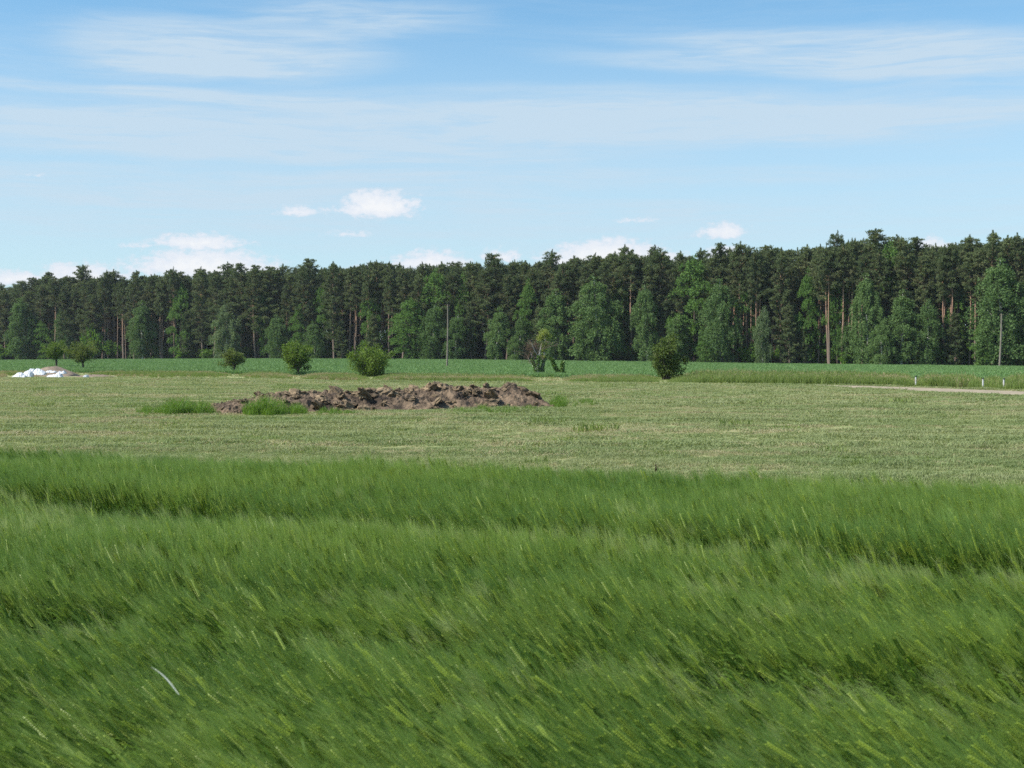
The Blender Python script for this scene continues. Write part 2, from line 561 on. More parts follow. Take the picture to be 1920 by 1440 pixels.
M['leaf'] = leaf_mat('barley_leaf', (0.105, 0.205, 0.028), (0.18, 0.29, 0.045), 0.5, 0.55, 0.2, 0.3, 1.0, None, (.80, .88, .92))
M['ear'] = leaf_mat('barley_ear', (0.21, 0.32, 0.035), (0.35, 0.45, 0.07), 0.35, 0.45, 0.4, 0.3, 1.0)
M['awn'] = leaf_mat('barley_awn', (0.200, 0.318, 0.060), (0.345, 0.460, 0.120), 0.54, 0.5, 0.35, 0.4, 1.0, None, (.68, .79, .82), (.28, .6, 0))
M['awn_lit'] = leaf_mat('lit_barley_awn', (0.34, 0.43, 0.13), (0.50, 0.57, 0.24), 0.5, 0.5, 0.35, 0.4, 1.0)  # awns catching light at the wheel-line edges, painted as a paler colour
M['dung'] = solid_mat('turned_soil', (0.038, 0.027, 0.020), (0.225, 0.162, 0.106), 1.5, bump=1.0, bscale=14, bdist=0.05)
M['clod'] = solid_mat('soil_clod', (0.038, 0.027, 0.019), (0.37, 0.275, 0.17), 1.6, bump=1.0, bscale=16, bdist=0.04, tint=True)
M['dry_soil'] = solid_mat('dry_soil', (0.17, 0.13, 0.095), (0.27, 0.21, 0.155), 2.0, bump=0.8, bscale=9, bdist=0.05)
M['plastic'] = solid_mat('white_plastic', (0.52, 0.53, 0.54), (0.68, 0.69, 0.70), 2.5, rough=0.5, spec=0.4, bump=0.4, bscale=5, bdist=0.04)
M['post_white'] = solid_mat('white_post_paint', (0.46, 0.47, 0.48), (0.56, 0.56, 0.56), 8, rough=0.5)
M['post_black'] = solid_mat('black_post_cap', (0.03, 0.03, 0.035), (0.05, 0.05, 0.055), 8, rough=0.5)
M['porcelain'] = solid_mat('brown_insulator', (0.12, 0.06, 0.04), (0.16, 0.08, 0.05), 8, rough=0.25)

# ------------------------------------------------------------------ the ground
def sstep(a, b, x):
    t = np.clip((np.asarray(x, float) - a) / (b - a), 0, 1)
    return t * t * (3 - 2 * t)


def terrain(x, y):
    x = np.asarray(x, float); y = np.asarray(y, float)
    A = np.clip(0.75 - ((x + 40) / 85) ** 2 * 0.55, -0.5, 0.75)
    return A * sstep(130, 290, y)


def grid_mesh(name, xs, ys, zoff, mat, keep=None):
    X, Y = np.meshgrid(xs, ys)
    Z = terrain(X, Y) + zoff
    V = np.stack([X, Y, Z], -1).reshape(-1, 3)
    nx, ny = len(xs), len(ys)
    i, j = np.meshgrid(np.arange(nx - 1), np.arange(ny - 1))
    a = (j * nx + i).ravel()
    F = np.stack([a, a + 1, a + nx + 1, a + nx], -1)
    if keep is not None:
        cx = (X[:-1, :-1] + X[1:, 1:]).ravel() / 2
        cy = (Y[:-1, :-1] + Y[1:, 1:]).ravel() / 2
        F = F[keep(cx, cy)]
    mb = MB()
    mb.add(V, F, 0, 0.5, True)
    return mb.mesh(name, mat)


far = np.array([600, 800, 1200, 2000, 4000])
xs = np.concatenate([-far[::-1], np.arange(-450, 451, 5.0), far])
ys = np.concatenate([[-600, -200, -60], np.arange(-20, 451, 5.0), [500, 600, 800, 1200, 2000, 4000]])
tag(obj('ground', grid_mesh('ground', xs, ys, 0.0, M['meadow'])), 'mown meadow ground with pale straw patches reaching to the horizon', 'ground', kind='structure')

# lines across the fields, as photo pixels -> ground points
VF_PX = [(-400, 709), (-100, 709), (0, 708), (400, 709), (700, 715), (1100, 717), (1400, 720), (1640, 722.5), (1920, 732), (2050, 737), (2300, 750)]
VB_PX = [(-400, 700), (0, 699), (400, 701), (700, 706), (1100, 708), (1400, 709), (1640, 711), (1920, 717), (2100, 721), (2300, 728)]
VF = np.array([ground_pt(*p)[:2] for p in VF_PX])
VB = np.array([ground_pt(*p)[:2] for p in VB_PX])


def line_y(line, x):
    o = np.argsort(line[:, 0])
    return np.interp(x, line[o, 0], line[o, 1])


def forest_y(x):
    """the wood's edge is a straight line"""
    p0, p1 = np.array([-127.0, 350.0]), np.array([80.0, 220.0])
    return p0[1] + (np.asarray(x) - p0[0]) * (p1[1] - p0[1]) / (p1[0] - p0[0])


xs = np.arange(-260, 200, 4.0)
ys = np.arange(70, 520, 3.0)
tag(obj('crop_field', grid_mesh('crop_field', xs, ys, 0.05, M['soil_green'],
    lambda x, y: (y > line_y(VB, x) - 1) & (y < forest_y(x) + 2))), 'green soil of the young crop field before the wood', 'field', kind='structure')

# forest floor
M['forest_floor'] = solid_mat('forest_floor', (0.05, 0.06, 0.025), (0.09, 0.085, 0.045), 0.3, bump=0.5, bscale=1.5, bdist=0.2)
tag(obj('forest_floor', grid_mesh('forest_floor', np.arange(-330, 260, 5.0), np.arange(120, 620, 5.0), 0.09, M['forest_floor'],
    lambda x, y: (y > forest_y(x) - 1) & (y < forest_y(x) + 135))), 'dark leafy floor under the pine wood', 'ground', kind='structure')

# barley field outline (edge seen over the top of the 0.8 m crop)
def on_crop(px, py, z=0.78):
    return ground_pt(px, py, z)
e0, e1 = on_crop(0, 842), on_crop(1920, 912)
def barley_edge(x):
    return e0.y + (np.asarray(x) - e0.x) * (e1.y - e0.y) / (e1.x - e0.x)
tag(obj('barley_soil', grid_mesh('barley_soil', np.arange(-14, 12.1, 0.5), np.arange(-2, 24, 0.25), 0.02, M['barley_soil'],
    lambda x, y: y < barley_edge(x) - 0.1)), 'dark soil under the near barley field', 'soil', kind='structure')

# sandy track on the right
TR = [(2250, 752), (2050, 743.5), (1920, 738), (1800, 733), (1700, 729), (1640, 726.5), (1590, 724.3), (1520, 722.4)]
tp = np.array([ground_pt(*p)[:2] for p in TR])
k = np.linspace(0, 1, 60)
s = np.concatenate([[0], np.cumsum(np.linalg.norm(np.diff(tp, axis=0), axis=1))]); s /= s[-1]
tx, ty = np.interp(k, s, tp[:, 0]), np.interp(k, s, tp[:, 1])
tx = np.convolve(np.pad(tx, 4, 'edge'), np.ones(9) / 9, 'valid'); ty = np.convolve(np.pad(ty, 4, 'edge'), np.ones(9) / 9, 'valid')
dx, dy = np.gradient(tx), np.gradient(ty)
ln = np.hypot(dx, dy); nx_, ny_ = -dy / ln, dx / ln
half = np.interp(k, [0, .75, 1], [2.8, 2.2, 0.6])
mb = MB()
rows = []
for q in np.linspace(-1, 1, 9):
    jit = (fbm(k * 40, np.full_like(k, q * 3), 2, 5) - .5) * (0.7 if abs(q) == 1 else 0)
    w = q * half + jit
    zz = 0.012 + 0.03 * np.cos(q * math.pi * 2.0) * (abs(q) < 0.99)
    rows.append(np.stack([tx + nx_ * w, ty + ny_ * w, np.full_like(k, max(zz, 0.006))], -1))
V = np.stack(rows, 1).reshape(-1, 3)
i, j = np.meshgrid(np.arange(8), np.arange(59)); a = (j * 9 + i).ravel()
mb.add(V, np.stack([a, a + 1, a + 10, a + 9], -1), 0, .5, True)
tag(obj('track', mb.mesh('track', M['track'])), 'pale sandy farm track at the right below the grass verge', 'track', kind='structure')


def track_dist(x, y):
    return np.min(np.hypot(np.asarray(x)[:, None] - tx[None], np.asarray(y)[:, None] - ty[None]) - half[None], axis=1)

# ------------------------------------------------------------------ trees: kinds
def rand_unit(rng, n):
    v = rng.normal(size=(n, 3))
    return v / np.linalg.norm(v, axis=1)[:, None]


def puff(mb, rng, c, r, n, ln, wd, mat=0, flat=0.7, up=0.5, shell=0.6, tint0=None, dirs=None):
    """a loose clump of leaf faces round c"""
    u = rand_unit(rng, n)
    rad = r * (shell + (1 - shell) * rng.random(n)) ** 1.0 * np.where(rng.random(n) < .15, 1.25, 1)
    p = np.asarray(c) + u * rad[:, None] * np.array([1, 1, flat])
    d = u * 0.7 + rng.normal(size=(n, 3)) * 0.5 + np.array([0, 0, up])
    t = rng.random(n) * 0.6 + (rng.random() if tint0 is None else tint0) * 0.4
    mb.cards(p, d, ln * (0.7 + 0.6 * rng.random(n)), wd * (0.7 + 0.6 * rng.random(n)), rng, mat, t)


def pine_meshes(seed, H=19.0, cb=0.55, Rm=2.1, young=False):
    rng = np.random.default_rng(seed)
    tr, cr = MB(), MB()
    n = 12
    t = np.linspace(0, 1, n)
    bend = rng.normal(size=2) * 0.25
    path = np.stack([bend[0] * np.sin(t * 3) + 0.12 * np.cumsum(rng.normal(size=n)) * .4, bend[1] * np.sin(t * 2.5), t * H], -1)
    path[:, :2] -= path[0, :2]
    rad = (0.165 if not young else 0.12) * (1 - t) ** 0.8 + 0.025
    tr.tube(path, rad, 7)

    def P(z):
        return np.array([np.interp(z, path[:, 2], path[:, 0]), np.interp(z, path[:, 2], path[:, 1]), z])
    z = cb * H
    step = 0.62 if not young else 0.5
    lop = rng.random() * 6.28
    while z < H - 0.35:
        q = (z - cb * H) / (H - cb * H)
        if young:
            rr = Rm * (1 - q) ** 0.75 * (0.6 + 0.4 * min(1, q * 6))
        else:
            rr = Rm * (min(1, 0.5 + q * 2.2)) * (1 - q) ** 0.52 * 1.12
        nb = int(rng.integers(3, 6)) if q < .8 else int(rng.integers(3, 5))
        a0 = rng.random() * 6.28
        for b in range(nb):
            a = a0 + b * 6.28 / nb + rng.normal() * 0.3
            L = rr * (0.55 + 0.6 * rng.random()) * (1 + 0.22 * math.cos(a - lop))
            if q < .25 and rng.random() < .25:
                continue
            rise = (0.05 + 0.75 * q + rng.normal() * 0.12) * L
            base = P(z)
            tip = base + np.array([math.cos(a) * L, math.sin(a) * L, rise])
            mid = (base + tip) / 2 + np.array([0, 0, -0.06 * L])
            tr.tube([base, mid, tip], [0.045 * (1.1 - q), 0.03, 0.012], 3)
            m = max(1, int(round(L / 0.55)))
            for e in range(m):
                f = 1 - e * 0.62 / max(m, 1) * (0.9 if m > 1 else 0)
                c = base + (tip - base) * f + rng.normal(size=3) * 0.1
                puff(cr, rng, c, 0.36 + 0.30 * rng.random() * (1.1 - .5 * q), 44, 0.30, 0.13, 0, 0.62, 0.45, 0.2)
        if q > .12:                                  # short inner twigs hide the stem
            for b in range(3):
                puff(cr, rng, P(z) + rng.normal(size=3) * np.array([.35, .35, .2]) * (1.1 - q), .34 + .2 * rng.random(), 26, .30, .13, 0, .8, .4, .3)
        z += step * (0.8 + 0.5 * rng.random()) * (1 - 0.25 * q)
    top = P(H)
    for e in range(7):                               # leader and upright shoots
        c = top + np.array([rng.normal() * .05 * e, rng.normal() * .05 * e, .35 - 0.2 * e])
        puff(cr, rng, c, 0.08 + 0.05 * e, 16, 0.34, 0.09, 0, 1.6, 1.6, 0.2)
    for e in range(int(rng.integers(0, 4))):
        a = rng.random() * 6.28; rr = rng.uniform(.4, .9)
        for k_ in range(4):
            puff(cr, rng, top + np.array([math.cos(a) * rr, math.sin(a) * rr, -.55 - rr * .6 + k_ * .22]), .16 - .03 * k_, 12, .32, .09, 0, 1.5, 1.5, .2)
    # dead snags on the bare stem
    if not young:
        for b in range(int(rng.integers(5, 12))):
            zz = H * (0.2 + (cb - 0.2) * rng.random()); a = rng.random() * 6.28; L = 0.5 + rng.random() * 1.1
            base = P(zz)
            tr.tube([base, base + np.array([math.cos(a) * L, math.sin(a) * L, rng.normal() * .25])], [0.025, 0.008], 3)
    return tr.mesh('pine_trunk', M['pine_bark']), cr.mesh('pine_crown', M['needles'])


def birch_meshes(seed, H=13.5, Rm=2.2, cb=0.14, mat='birch', bark='birch_bark', weep=1.0):
    rng = np.random.default_rng(seed)
    tr, cr = MB(), MB()
    n = 10
    t = np.linspace(0, 1, n)
    path = np.stack([0.5 * rng.normal() * t ** 2 + .15 * np.sin(t * 5 + seed), 0.4 * rng.normal() * t ** 2, t * H * 0.95], -1)
    path[:, :2] -= path[0, :2]
    tr.tube(path, 0.15 * (1 - t) ** .9 + 0.02, 7)

    def P(z):
        return np.array([np.interp(z, path[:, 2], path[:, 0]), np.interp(z, path[:, 2], path[:, 1]), z])
    nl = 17
    for b in range(nl):
        q = (b + rng.random()) / nl
        zc = H * (cb + (0.90 - cb) * q)
        prof = (1 - abs(2 * q - 0.85) ** 2.6 * .62)
        a = b * 2.4 + rng.normal() * .4
        rl = Rm * (.34 + .20 * rng.random()) * (.75 + .35 * prof)
        off = max(0.0, Rm * prof - rl * .8) * (.75 + .35 * rng.random())
        c0 = P(zc * .99) + np.array([math.cos(a) * off, math.sin(a) * off, 0])
        base = P(max(.4, zc - off * .9 - .4))
        tr.tube([base, (base + c0) / 2 + np.array([0, 0, .15]), c0 + np.array([0, 0, rl * .4])], [0.055 * (1.15 - q), 0.03, 0.01], 4)
        tone = rng.random()
        ns = 34
        for k_ in range(ns):                       # drooping twigs full of leaves, hung over the lobe like a dome
            u = rand_unit(rng, 1)[0]; u[2] = abs(u[2])
            p = c0 + u * rl * (.55 + .5 * rng.random())
            drop = (.25 + weep * (.35 + 1.1 * rng.random())) * rl * 1.25
            m = int(12 + drop * 13)
            s_ = rng.random(m)
            c = p + np.stack([u[0] * .25 * s_ + rng.normal(size=m) * .11, u[1] * .25 * s_ + rng.normal(size=m) * .11, -drop * s_ + .1], -1)
            d = np.stack([rng.normal(size=m) * .6, rng.normal(size=m) * .6, -np.ones(m)], -1)
            cr.cards(c, d, 0.16 + 0.10 * rng.random(m), 0.10 + .06 * rng.random(m), rng, 0, np.clip(tone * .4 + .6 * rng.random(m), 0, 1))
    puff(cr, rng, P(H * .95) + np.array([0, 0, -.1]), 0.5, 60, .24, .14, 0, 1.5, .2, .3)
    return tr.mesh('birch_trunk', M[bark]), cr.mesh('birch_crown', M[mat])


def shrub_meshes(seed, H=3.0, Rm=1.5, mat='shrub', leaf=0.16, nl=16, npf=45, bark='dark_bark', trunk=0.0, lean=0.0, shape=1.0, low=0.25):
    """several stems from the foot, rounded uneven crown; trunk > 0 gives a short bole"""
    rng = np.random.default_rng(seed)
    tr, cr = MB(), MB()
    zb = trunk * H
    foot = np.array([0.0, 0, 0])
    fork = np.array([lean * H * .4, 0, zb])
    if trunk > 0:
        tr.tube([foot, foot * .5 + fork * .5 + np.array([rng.normal() * .05, 0, 0]), fork], [0.042 * H, 0.036 * H, 0.032 * H], 7)
    cz = (H + zb) / 2
    hh = (H - zb) / 2 - .13 * Rm
    warp = rng.random(3) * 6.28
    for b in range(nl):
        u = rand_unit(rng, 1)[0]
        if u[2] < -low and rng.random() < .6:
            u[2] *= -1
        az_ = math.atan2(u[1], u[0])
        rr = (0.42 + 0.66 * rng.random()) * (1 + .18 * math.sin(2 * az_ + warp[0]) + .12 * math.sin(3 * az_ + 4 * u[2] + warp[1]))
        sx = Rm * (1 + 0.15 * u[2] * shape)
        tip = np.array([lean * H * .5, 0, cz]) + u * np.array([sx, sx, hh]) * rr
        base = fork + rng.normal(size=3) * np.array([.04, .04, 0]) * H * (0.3 if trunk > 0 else 1.0)
        mid = (base + tip) / 2 + np.array([0, 0, 0.08 * H])
        tr.tube([base, mid, tip], [0.016 * H, 0.010 * H, 0.004 * H], 4)
        tone = rng.random()
        for k_ in range(3):
            f = [1.0, .78, .55][k_]
            c = base + (tip - base) * f + rng.normal(size=3) * 0.12 * Rm
            puff(cr, rng, c, Rm * (.26 + .16 * rng.random()), npf, leaf * 1.25, leaf * .9, 0, .8, .25, .25, tone)
    return tr.mesh('shrub_stems', M[bark]), cr.mesh('shrub_crown', M[mat])


PINES = [pine_meshes(100 + i, 19.0, [0.40, 0.58, 0.62, 0.46, 0.66, 0.36, 0.60, 0.44][i], [2.7, 2.4, 2.3, 2.8, 2.2, 2.6, 2.5, 2.9][i]) for i in range(8)]
LOWCROWN = [pine_meshes(150 + i, 19.0, [0.24, 0.30, 0.20, 0.34][i], [2.6, 2.9, 2.4, 2.8][i]) for i in range(4)]
YOUNG = [pine_meshes(200 + i, 11.0, 0.06, [2.4, 2.0, 2.2][i], True) for i in range(3)]
BIRCHES = [birch_meshes(300 + i, 13.5, [2.4, 2.1, 2.6, 1.9, 2.2][i], [.03, .07, .02, .10, .04][i]) for i in range(5)]
BROADS = [birch_meshes(330 + i, 13.5, [2.6, 2.3, 2.8][i], [.04, .08, .05][i], 'oak', 'dark_bark', 0.25) for i in range(3)]
SHRUBS = [shrub_meshes(400 + i, 3.0, [1.5, 1.9, 1.2, 1.7][i], 'shrub', 0.24, 16, 30) for i in range(4)]


def place_tree(name, meshes, label, cat, loc, H, H0, rz, group, rxy=1.0, parts=('trunk', 'crown')):
    s = H / H0
    e = thing(name, label, cat, loc, rz, (s * rxy, s * rxy, s), group)
    obj(parts[0], meshes[0], e)
    obj(parts[1], meshes[1], e)
    return e


# ------------------------------------------------------------------ the wood
def front_Y(px):
    return 1.0 / (1 / 350 + (px / 1920) * (1 / 220 - 1 / 350))


def px_of(x, y, z):
    """photo column of a world point (used only for laying out and labelling)"""
    return 960 + FPX * x / y


TOP_PX = [(-400, 552), (0, 541), (60, 532), (100, 522), (250, 518), (420, 512), (600, 500), (760, 500), (900, 492), (1050, 490), (1240, 473), (1300, 478), (1450, 462), (1580, 455), (1660, 446), (1740, 462), (1850, 448), (1920, 446), (2200, 425)]
def top_row(px):
    return np.interp(px, [p[0] for p in TOP_PX], [p[1] for p in TOP_PX])


MARKS = [(-9999, 0, 'beyond the left edge'), (0, 160, 'above the white plastic sheets'), (160, 430, 'between white plastic sheets and olive field tree'),
         (430, 560, 'between olive and round field trees'), (560, 690, 'between round field tree and broad bush'), (690, 838, 'between broad bush and tall pole'),
         (838, 1010, 'between tall pole and dead tree'), (1010, 1250, 'between dead tree and tall verge bush'), (1250, 1480, 'just right of the tall verge bush'),
         (1480, 1717, 'left of the first white post'), (1717, 1876, 'between first white post and bare leaning pole'), (1876, 9999, 'right of the bare leaning pole')]
ORD = ['first', 'second', 'third', 'fourth', 'fifth', 'sixth', 'seventh', 'eighth', 'ninth', 'tenth', 'eleventh', 'twelfth', 'thirteenth', 'fourteenth', 'fifteenth',
       'sixteenth', 'seventeenth', 'eighteenth', 'nineteenth', 'twentieth', 'twenty-first', 'twenty-second', 'twenty-third', 'twenty-fourth', 'twenty-fifth', 'twenty-sixth']

# light-leaved trees along the edge: px, top row, width px, kind, offset in front of the edge (m), what marks it
EDGE = [
    (-60, 560, 70, 'b', 3, 'weeping birch just outside the left edge of the wood'),
    (45, 556, 75, 'b', 3, 'broad weeping birch at the left end of the wood'),
    (128, 548, 44, 'b', -3, 'slim grey-green birch among pines above the white sheets'),
    (268, 562, 58, 'b', 3, 'weeping birch left of the pale grey-green one'),
    (425, 566, 72, 'p', 4, 'pale grey-green weeping birch behind the olive field tree'),
    (522, 588, 62, 'b', 3, 'low broad birch left behind the round field tree'),
    (556, 568, 30, 'o', 2, 'narrow bright green tree above the round field tree'),
    (590, 600, 46, 'b', 1, 'small birch right behind the round field tree'),
    (768, 556, 62, 'o', 4, 'bright green drooping tree left of the tall pole'),
    (808, 568, 50, 'b', 4, 'drooping birch right beside the tall pole, left side'),
    (855, 586, 46, 'b', 3, 'lower drooping birch right of the tall pole'),
    (818, 502, 66, 'o', -1, 'round green broadleaf crown high above the tall pole'),
    (872, 504, 40, 'o', -2.5, 'narrow light green crown among pines right of the pole'),
    (930, 574, 56, 'b', 4, 'rounded birch column midway between tall pole and dead tree'),
    (972, 590, 34, 'b', 2, 'thin pale birch left of the dead tree'),
    (966, 626, 34, 'b', 5, 'short birch sapling left of the dead tree'),
    (1040, 538, 66, 'b', 3, 'tall birch right behind the dead tree'),
    (1120, 512, 88, 'b', 4, 'largest birch, midway between dead tree and tall verge bush'),
    (1100, 596, 60, 'b', 6, 'low birch skirt before the largest birch'),
    (1215, 528, 50, 'b', 2, 'narrow birch behind the tall verge bush'),
    (1302, 476, 82, 'o', -1, 'large light green crown rising to the skyline by verge bush'),
    (1262, 590, 60, 'b', 3, 'dull green birch just behind the tall verge bush'),
    (1350, 516, 60, 'b', 3, 'tall narrow birch right of the tall verge bush'),
    (1322, 625, 60, 'o', 5, 'low broad tree at the edge right of the verge bush'),
    (1430, 572, 34, 'p', 3, 'slim pale birch right of the reddish pine stems'),
    (1518, 500, 46, 'o', -1, 'light green crown set among dark pines'),
    (1668, 450, 66, 'o', -2.5, 'tallest light green tree breaking the skyline at right'),
    (1626, 506, 56, 'b', 3, 'tall drooping birch right of the reddish stems'),
    (1690, 540, 72, 'b', 4, 'broad drooping birch below the tallest light tree'),
    (1735, 556, 50, 'b', 3, 'drooping birch above the first white post'),
    (1655, 600, 50, 'b', 6, 'low birch beside the white stem at the edge'),
    (1848, 600, 50, 'o', 4, 'low bright tree left of the bare leaning pole'),
    (1876, 476, 92, 'b', 3, 'great weeping birch behind the bare leaning pole'),
    (340, 528, 46, 'o', -1, 'light crown among pines left of the pale birch'),
    (498, 520, 44, 'o', -2.5, 'light crown among pines above the low broad birch'),
    (606, 530, 40, 'o', -2.5, 'light crown among pines above the small birch'),
    (700, 535, 44, 'o', -1, 'light crown among pines above the broad bush'),
    (985, 520, 46, 'o', -1, 'light crown among pines above the dead tree'),
    (1165, 500, 44, 'o', -2.5, 'light crown among pines left above the tall verge bush'),
    (1402, 500, 44, 'o', -1, 'light crown among pines above the reddish stems'),
    (1570, 478, 40, 'o', -1, 'light crown high among pines left of the tallest light tree'),
    (1790, 490, 50, 'o', -2.5, 'light crown among pines left of the great weeping birch'),
    (85, 600, 36, 'o', 1, 'low light tree above the white plastic sheets'),
    (1590, 600, 36, 'b', 0, 'low birch among the reddish stems left of white posts'),
    (1960, 520, 80, 'b', 3, 'weeping birch beyond the right edge'),
    (2060, 500, 80, 'b', 2, 'second weeping birch beyond the right edge'),
]
M['birch_pale'] = leaf_mat('pale_birch_leaves', (0.115, 0.170, 0.080), (0.19, 0.255, 0.12), 0.35, 0.7, 0.12, 0.3, 0.5)
PALE = [birch_meshes(360, 13.5, 2.3, .03, 'birch_pale')]
rng = np.random.default_rng(7)
edge_xy = []
for i, (px, top, wpx, kind, off, lab) in enumerate(EDGE):
    Y = front_Y(px) - off
    X = (px - 960) / FPX * Y
    z = float(terrain(X, Y))
    H = (HORIZON - top) / FPX * Y + CAMZ - z
    ms = {'b': BIRCHES, 'p': PALE, 'o': BROADS}[kind]
    ms = ms[i % len(ms)]
    W = wpx / FPX * Y
    base_w = {'b': 3.9, 'p': 4.1, 'o': 4.4}[kind] * H / 13.5
    edge_xy.append((X, Y, W / 2))
    place_tree('birch_tree' if kind != 'o' else 'broadleaf_tree', ms, lab, 'tree', (X, Y, z), H, 13.5, float(rng.random() * 6.28), 'light-leaved trees along the edge of the wood', float(np.clip(W / base_w, 0.75, 1.7)))

# young pines with branches to the ground
LOWPINE = [  # px, top row, description
           (700, 590, 'dark young pine with low branches left of the drooping trees'), (885, 575, 'brownish young pine right of the tall pole'), (1250, 560, 'dusky young pine above the tall verge bush'),
           (1480, 570, 'dark young pine left of the reddish stems'), (1508, 610, 'short dark young pine beside the reddish stems'), (1716, 600, 'dark young pine behind the first white post'),
           (1790, 585, 'brownish young pine between the right-hand posts'), (170, 590, 'young pine behind the bent field trees'), (350, 580, 'young pine midway between sheets and olive tree'),
           (640, 600, 'young pine between round tree and broad bush'), (1010, 575, 'young pine right behind the dead tree'), (1180, 600, 'young pine between dead tree and verge bush')]
for i, (px, top, lab) in enumerate(LOWPINE):
    Y = front_Y(px) - 1.5 + i % 3
    X = (px - 960) / FPX * Y
    z = float(terrain(X, Y))
    H = (HORIZON - top) / FPX * Y + CAMZ - z
    edge_xy.append((X, Y, 1.2))
    place_tree('young_pine', YOUNG[i % 3], lab, 'tree', (X, Y, z), H, 11.0, float(rng.random() * 6.28), 'young pines at the edge of the wood', 1.0)

# the rows of tall pines that can be told apart
STEMS = [(192, 238), (300, 336), (640, 738), (1052, 1088), (1168, 1206), (1372, 1428), (1530, 1618), (1742, 1838)]   # where bare stems show
rows_txt = ['front-row', 'second-row', 'third-row']
pines = []
for r in range(3):
    X = -175.0 + r * 1.1
    while X < 108:
        x = X + rng.normal() * .5
        y = float(forest_y(x)) + 0.5 + r * 4.2 + rng.normal() * .9
        X += 3.15 + rng.random() * 0.9
        if any(abs(x - ex) < 0.8 and abs(y - ey) < 2.2 for ex, ey, w in edge_xy):
            continue
        px = 960 + FPX * x / y
        if px < -130 or px > 2090:
            continue
        pines.append([r, px, x, y])
for lo, hi in STEMS:                                  # stems crowd where the edge is open
    p_ = lo + 4
    while p_ < hi:
        y = front_Y(p_) + rng.uniform(-.5, 7)
        pines.append([0 if y < front_Y(p_) + 3 else 1, p_, (p_ - 960) / FPX * y, y])
        p_ += rng.uniform(5, 11)
for r in range(3):
    for a, b, txt in MARKS:
        sel = sorted([p for p in pines if p[0] == r and a <= p[1] < b], key=lambda p: p[1])
        for n_, (r_, px, x, y) in enumerate(sel):
            z = float(terrain(x, y))
            top = float(top_row(px)) + rng.normal() * 9 + 5 - 2 * r + (18 if rng.random() < .25 else 0)
            H = (HORIZON - top) / FPX * y + CAMZ - z
            stems_show = any(lo < px < hi for lo, hi in STEMS)
            place_tree('scots_pine', PINES[(1, 2, 4, 6)[int(rng.integers(4))] if stems_show else int(rng.integers(8))] if stems_show or rng.random() < .2 else LOWCROWN[int(rng.integers(4))], '%s %s pine from left, %s' % (ORD[n_], rows_txt[r], txt), 'tree', (x, y, z), H, 19.0,
                       float(rng.random() * 6.28), 'tall pines of the wood', float((0.85 + .5 * rng.random()) * (.8 if stems_show else 1)))

# deeper in: one mass
pts, rt, sl, ix = [], [], [], []
srcs = [t for pr in PINES for t in pr]
for r in range(3, 26):
    X = -215.0 + (r % 3)
    while X < 150:
        x = X + rng.normal() * .8
        y = float(forest_y(x)) + 1 + r * 4.4 + rng.normal() * 1.2
        X += 3.6 + rng.random() * 1.4
        px = 960 + FPX * x / y
        z = float(terrain(x, y))
        H = (HORIZON - (float(top_row(px)) + 10 + rng.normal() * 6)) / FPX * y + CAMZ - z
        H = min(H, 21.5)
        v = int(rng.integers(8)); a = rng.random() * 6.28; s_ = H / 19.0
        for q in (0, 1):
            pts.append((x, y, z)); rt.append((0, 0, a)); sl.append((s_, s_, s_)); ix.append(v * 2 + q)
for i in range(900):
    x = rng.uniform(-215, 150); y = float(forest_y(x)) + 9 + 90 * rng.random() ** 1.3
    s_ = rng.uniform(.35, 1.0); v = int(rng.integers(3)); a = rng.random() * 6.28
    for q in (0, 1):
        pts.append((x, y, float(terrain(x, y)))); rt.append((0, 0, a)); sl.append((s_ * 1.15, s_ * 1.15, s_)); ix.append(16 + v * 2 + q)
srcs += [t for pr in YOUNG for t in pr]
scatter('deep_wood', pts, rt, sl, ix, srcs, 'dark mass of pines deeper inside the wood', 'wood')

# undergrowth at the foot of the wood
UNDER = [(8, 645, 40), (60, 648, 36), (112, 640, 40), (176, 606, 34), (215, 640, 40), (310, 648, 46), (345, 652, 40), (395, 652, 40), (470, 652, 40), (575, 648, 40), (612, 650, 36), (735, 648, 40),
         (1165, 652, 44), (1190, 634, 52), (1385, 656, 40), (1405, 640, 46), (1450, 648, 46), (1560, 645, 46), (1585, 655, 36), (1608, 648, 40), (1645, 655, 40), (1760, 640, 50), (1800, 650, 44), (1822, 630, 50), (1905, 610, 60), (1940, 630, 60), (-40, 640, 60), (1000, 655, 30), (1066, 655, 30)]
uses = {}
for i, (px, top, wpx) in enumerate(UNDER):
    Y = front_Y(px) - 0.5 + (i % 3) * 2.2
    X = (px - 960) / FPX * Y
    z = float(terrain(X, Y))
    H = max(1.3, (HORIZON - top) / FPX * Y + CAMZ - z)
    a = next(m for m in MARKS if m[0] <= px < m[1])[2]
    uses[a] = uses.get(a, 0) + 1
    place_tree('forest_shrub', SHRUBS[i % 4], '%s shrub from left below the wood, %s' % (ORD[uses[a] - 1], a), 'shrub', (X, Y, z), H, 3.0, float(rng.random() * 6.28),
               'shrubs at the foot of the wood', float(np.clip(wpx / FPX * Y / (3.2 * H / 3), .6, 1.8)), ('stems', 'crown'))
# fainter undergrowth further in, uncountable
pts, rt, sl, ix = [], [], [], []
for i in range(700):
    x = rng.uniform(-190, 125); y = float(forest_y(x)) + rng.uniform(3, 75)
    s_ = rng.uniform(.35, 1.0); v = int(rng.integers(4)); a = rng.random() * 6.28
    for q in (0, 1):
        pts.append((x, y, float(terrain(x, y)))); rt.append((0, 0, a)); sl.append((s_ * 1.2, s_ * 1.2, s_)); ix.append(v * 2 + q)
scatter('undergrowth', pts, rt, sl, ix, [t for pr in SHRUBS for t in pr], 'leafy undergrowth between the pine stems', 'undergrowth')

